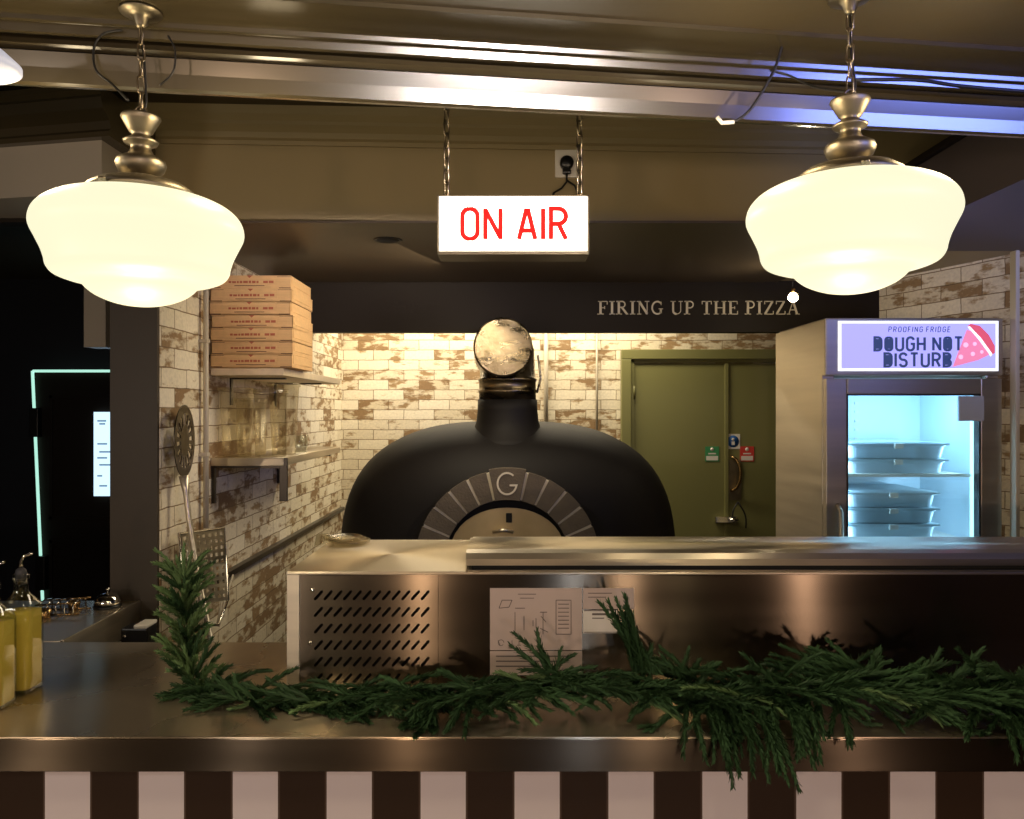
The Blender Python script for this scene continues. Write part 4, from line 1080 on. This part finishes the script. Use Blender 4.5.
# socket with plug on the olive bulkhead
q = P(567, 161, 3.02); ky = 3.05+.05*q.x
so = thing('wall_socket', (q.x, ky, q.z), 'white wall socket with black plug behind the sign chain', 'socket')
hw = 11.5*3.02/F; G().box((q.x-hw, ky-.012, q.z-hw*1.22), (q.x+hw, ky+.002, q.z+hw*1.22), .004).build('face_plate', 'white_plastic', so)
pg = thing('plug', (q.x, ky-.03, q.z), 'black mains plug in the white wall socket', 'plug')
G().lathe([(.026, -.012), (.026, -.034), (.02, -.040), (0, -.040)], (q.x, ky, q.z-.002), 20, 'Y').box((q.x-.016, ky-.038, q.z-.045), (q.x+.016, ky-.013, q.z), .006).build('body', 'black_plastic', pg)
g = G(); g.tube([(q.x, ky-.025, q.z-.04), (q.x, ky-.03, q.z-.075), (q.x-.02, ky-.03, q.z-.10), (q.x-.05, ky-.04, q.z-.12), (q.x-.07, ky-.06, q.z-.2)], .004, 8)
g.tube([(q.x, ky-.03, q.z-.07), (q.x+.03, ky-.03, q.z-.09), (q.x+.05, ky-.04, q.z-.14)], .004, 8); g.build('flex', 'wire_black', pg)
# recessed downlight in the soffit
dy = (2.314-1.6)*F/(412-240); dx = (388-512)*dy/F
dn = thing('recessed_downlight', (dx, dy, 2.314), 'unlit black recessed downlight ring in the dark soffit', 'downlight')
G().lathe([(.045, .0), (.055, -.003), (.060, -.003), (.060, .001)], (dx, dy, 2.314), 32, cap=False).build('ring', 'black_plastic', dn)
G().lathe([(0, -.0005), (.046, -.0005)], (dx, dy, 2.314), 32, cap=False).build('lens', 'deep_black', dn)
# small bare bulb below the bulkhead end
q = P(793, 297, 3.9)
bb = thing('bare_bulb', q, 'tiny bright bare bulb glowing just below the fridge-side pendant shade', 'bulb')
G().lathe([(0, -.026), (.014, -.022), (.023, -.012), (.025, 0), (.020, .012), (.010, .022)], q, 20, cap=False).build('glass', 'bulb', bb)
G().lathe([(.011, .020), (.011, .038), (.004, .042)], q, 16).build('lamp_holder', 'brass', bb)
G().tube([q+Vector((0, 0, .038)), Vector((q.x, q.y, 2.3135))], .002, 6).build('flex', 'wire_black', bb)
light('bare_bulb_light', 'POINT', (q.x, q.y-.04, q.z-.04), 3.0, (1, .85, .6), .02)

# ---- writing on the black bulkhead: serif capitals
def serif_text(s, px0, px1, py_base, hpx, Yp, parent_label):
    B, T_ = .17, .06
    def st(x): return ([(x, 0), (x, 1)], B)
    def sf(x, y, w_=.20): return ([(x-w_, y), (x+w_, y)], T_)
    y0, y1 = .03, .97
    SG = {
     'F': (.62, [st(.16), sf(.16, y0), ([(0, y1), (.58, y1)], T_), ([(.58, .97), (.58, .74)], T_), ([(.2, .5), (.42, .5)], T_), ([(.42, .4), (.42, .62)], T_)]),
     'I': (.34, [st(.17), sf(.17, y0, .17), sf(.17, y1, .17)]),
     'R': (.76, [st(.16), sf(.16, y0), ([(0, y1), (.34, y1)]+arc(.36, .75, .19, .22, 80, -80, 8)+[(.2, .53)], .09), ([(.36, .52), (.68, .02)], B*.9), ([(.60, y0), (.76, y0)], T_)]),
     'N': (.80, [([(.15, 0), (.15, 1)], T_), ([(.15, .97), (.65, .05)], B), ([(.65, 0), (.65, 1)], T_), sf(.15, y0, .13), sf(.65, y1, .14), ([(0, y1), (.2, y1)], T_)]),
     'G': (.78, [(arc(.40, .5, .33, .46, 40, 320, 16), .12), ([(.62, .42), (.62, .1)], B*.9), ([(.48, .42), (.76, .42)], T_), ([(.64, .95), (.64, .7)], T_)]),
     'U': (.78, [([(.16, 1), (.16, .3)]+arc(.38, .28, .22, .24, 180, 270, 5), B*.85), (arc(.38, .28, .26, .24, 270, 360, 5)+[(.64, 1)], T_), sf(.16, y1, .16), sf(.64, y1, .13)]),
     'P': (.62, [st(.16), sf(.16, y0), ([(0, y1), (.34, y1)]+arc(.34, .73, .21, .24, 80, -80, 8)+[(.2, .49)], .09)]),
     'T': (.66, [st(.33), sf(.33, y0, .18), ([(.02, y1), (.64, y1)], T_), ([(.04, .97), (.04, .75)], T_), ([(.62, .97), (.62, .75)], T_)]),
     'H': (.82, [st(.16), st(.66), sf(.16, y0, .15), sf(.16, y1, .15), sf(.66, y0, .15), sf(.66, y1, .15), ([(.16, .5), (.66, .5)], T_)]),
     'E': (.64, [st(.16), ([(0, y1), (.58, y1)], T_), ([(0, y0), (.60, y0)], T_), ([(.58, .97), (.58, .76)], T_), ([(.60, .03), (.60, .26)], T_), ([(.2, .5), (.42, .5)], T_), ([(.42, .4), (.42, .6)], T_)]),
     'Z': (.64, [([(.56, .97), (.08, .03)], B*.9), ([(.04, y1), (.6, y1)], T_), ([(.04, y0), (.62, y0)], T_), ([(.06, .97), (.06, .76)], T_), ([(.61, .03), (.61, .26)], T_)]),
     'A': (.76, [([(.1, 0), (.38, 1)], T_), ([(.38, 1), (.64, 0)], B*.9), ([(.2, .34), (.54, .34)], T_), sf(.1, y0, .11), sf(.66, y0, .14)]),
    }
    tot = sum(.36 if c == ' ' else SG[c][0]+.10 for c in s)-.10
    h = hpx*Yp/F; x0_ = P(px0, 0, Yp).x; x1_ = P(px1, 0, Yp).x; k = (x1_-x0_)/(tot*h); z0 = P(0, py_base, Yp).z
    o = thing('painted_lettering', ((x0_+x1_)/2, Yp, z0), parent_label, 'lettering'); u = x0_
    for c in s:
        if c == ' ': u += .36*h*k; continue
        g = G()
        for pl, th in SG[c][1]:
            strip(g, [(a*k*h, b_*h) for a, b_ in pl], th*h, lambda a, b_, d, u=u: Vector((u+a, Yp-d, z0+b_)), .0015)
        g.build('letter', 'lettering', o); u += (SG[c][0]+.10)*h*k
serif_text('FIRING UP THE PIZZA', 598, 799, 314.5, 13.5, 4.399, 'grey serif lettering FIRING UP THE PIZZA on the black bulkhead')

# ============================================================ GARLAND
ga = thing('pine_garland', (0, 1.9, CT), 'dark green artificial pine garland draped along the bar edge and rising at its end', 'garland')
path = [(183, 578, 2.36), (184, 598, 2.34), (186, 620, 2.32), (186, 650, 2.24), (190, 680, 2.10), (205, 697, 2.02), (240, 702, 1.95), (290, 703, 1.93), (345, 704, 1.92), (400, 700, 1.90), (450, 700, 1.87), (500, 694, 1.85), (560, 690, 1.85), (610, 688, 1.85), (660, 698, 1.85), (710, 704, 1.84), (760, 700, 1.83), (810, 694, 1.84), (860, 694, 1.85), (910, 700, 1.84), (960, 705, 1.83), (1010, 705, 1.82), (1060, 700, 1.82)]
PP = [P(*p) for p in path]
dense = []
for i in range(len(PP)-1):
    for k in range(8): dense.append(PP[i].lerp(PP[i+1], k/8))
G().tube(dense[::2]+[PP[-1]], .006, 8).build('stem', 'twig', ga)
rg = random.Random(11)
def branch(g, base, dirv, L, droop, needle=.024, dens=1.0):
    """one soft fir tip: a curved twig thick with needles"""
    pts = []; d = dirv.normalized(); p = Vector(base); n = 9
    for i in range(n+1):
        pts.append(p.copy()); p = p+d*L/n; d = (d+Vector((0, 0, -droop))/n).normalized()
    for i in range(n+1):                      # stay above the worktop, hang only in front of it
        q = pts[i]
        if q.y > 1.725 and q.z < CT+.008: q.z = CT+.008
        if q.y > FY-.015 and q.x > XL-.02 and q.z < TZ: q.y = FY-.015
    cnt = int(L/.0010*dens)
    for j in range(cnt):
        t = (j+rg.random())/cnt; f = t*n; i = min(int(f), n-1); q = pts[i].lerp(pts[i+1], f-i); dd = (pts[i+1]-pts[i]).normalized()
        s = dd.orthogonal().normalized(); a = rg.uniform(0, 2*PI); side = (Matrix.Rotation(a, 3, dd) @ s)
        nd = (dd*.92+side*rg.uniform(.2, .58)).normalized(); l = needle*(.75+.35*math.sin(PI*min(1, t*1.1+.05)))*rg.uniform(.8, 1.15)
        wv = nd.cross(side).normalized()*.0019
        tip = q+nd*l
        if tip.y > 1.73 and tip.z < CT+.002: tip.z = CT+.002
        if tip.y > FY-.004 and tip.x > XL-.02 and tip.z < TZ: tip.y = FY-.004
        v = [g.bm.verts.new(x) for x in (q-wv, q+wv, q.lerp(tip, .7)+wv*.9, tip, q.lerp(tip, .7)-wv*.9)]
        g.bm.faces.new(v)
    return g
def rd(a, b): return rg.uniform(a, b)
def along(px):
    """garland centre at image column px (horizontal run)"""
    for i in range(5, len(path)-1):
        if path[i][0] <= px <= path[i+1][0]:
            t = (px-path[i][0])/(path[i+1][0]-path[i][0]); return PP[i].lerp(PP[i+1], t)
    return PP[-1]
sprigs = []
# upright end: tips point up and out; lit look put in by mostly paler needles
for k in range(96):
    f = k/96; idx = f*4.6; i = int(idx); q = PP[i].lerp(PP[i+1], idx-i)
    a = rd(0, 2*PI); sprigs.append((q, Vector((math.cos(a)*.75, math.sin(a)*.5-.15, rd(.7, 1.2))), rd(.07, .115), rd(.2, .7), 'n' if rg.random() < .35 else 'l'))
# horizontal run
px = 172
while px < 1060:
    q = along(max(px, 205)); near = px > 400
    for _ in range(5):
        L = rd(.08, .14); sx = 1 if rg.random() < .7 else -1
        if px < 230: dirv = Vector((rd(-.9, .5), rd(-.5, .35), rd(-.05, .3))); L *= .8
        else: dirv = Vector((sx*rd(.35, 1), rd(-.75, .45), rd(-.1, .42 if px < 690 else .62)))
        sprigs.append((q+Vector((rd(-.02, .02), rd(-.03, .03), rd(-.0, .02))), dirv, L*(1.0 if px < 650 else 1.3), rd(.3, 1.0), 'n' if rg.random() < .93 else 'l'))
    px += 9.5
# sprigs that hang over the edge and ones that stand up
for (x, n_, dx, L) in ((425, 7, -.15, .17), (445, 4, -.5, .15), (470, 3, -.4, .12), (695, 5, .1, .18), (715, 7, .0, .20), (742, 7, .15, .22), (770, 7, .0, .20), (800, 6, -.2, .19), (825, 3, -.3, .17), (985, 4, .0, .17), (1005, 5, -.1, .19)):
    for _ in range(n_):
        q = along(x+rd(-12, 12)); q = q+Vector((0, rd(-.03, 0), rd(.0, .02)))
        sprigs.append((q, Vector((dx+rd(-.45, .45), -1.0, rd(-.12, .15))), L*rd(.7, 1.05), rd(.9, 1.8), 'n'))
for (x, y, tx_, ty_, n_) in ((640, 675, 615, 600, 4), (655, 675, 628, 618, 4), (640, 680, 640, 640, 4), (550, 675, 525, 634, 2), (545, 682, 560, 655, 2), (690, 680, 660, 652, 3), (680, 690, 700, 655, 3), (880, 680, 815, 645, 4), (850, 685, 785, 648, 3), (870, 680, 870, 655, 3), (900, 685, 930, 662, 3), (1010, 680, 985, 668, 4), (1030, 685, 1020, 665, 3), (480, 690, 445, 676, 2), (300, 700, 270, 682, 2), (250, 700, 225, 680, 3)):
    for _ in range(n_*2):
        a = P(x+rd(-12, 12), y, 1.86); b = P(tx_+rd(-14, 14), ty_+rd(-3, 22), 1.86+rd(.0, .06)); sprigs.append((a, b-a+Vector((0, 0, .015)), (b-a).length*1.02, .15, 'n'))
gn, gl = G(), G(); ng = G(); ngl = G(); tw = G()
for q, dv, L, dr_, kd in sprigs:
    branch(gn if kd == 'n' else gl, q, dv, L, dr_)
gn.build('foliage', 'needle', ga, label='dense dark green needle tips'); gl.build('foliage', 'needle_pale_lit', ga, label='paler green needle tips, mostly coloured as lit')
print('sprigs', len(sprigs))
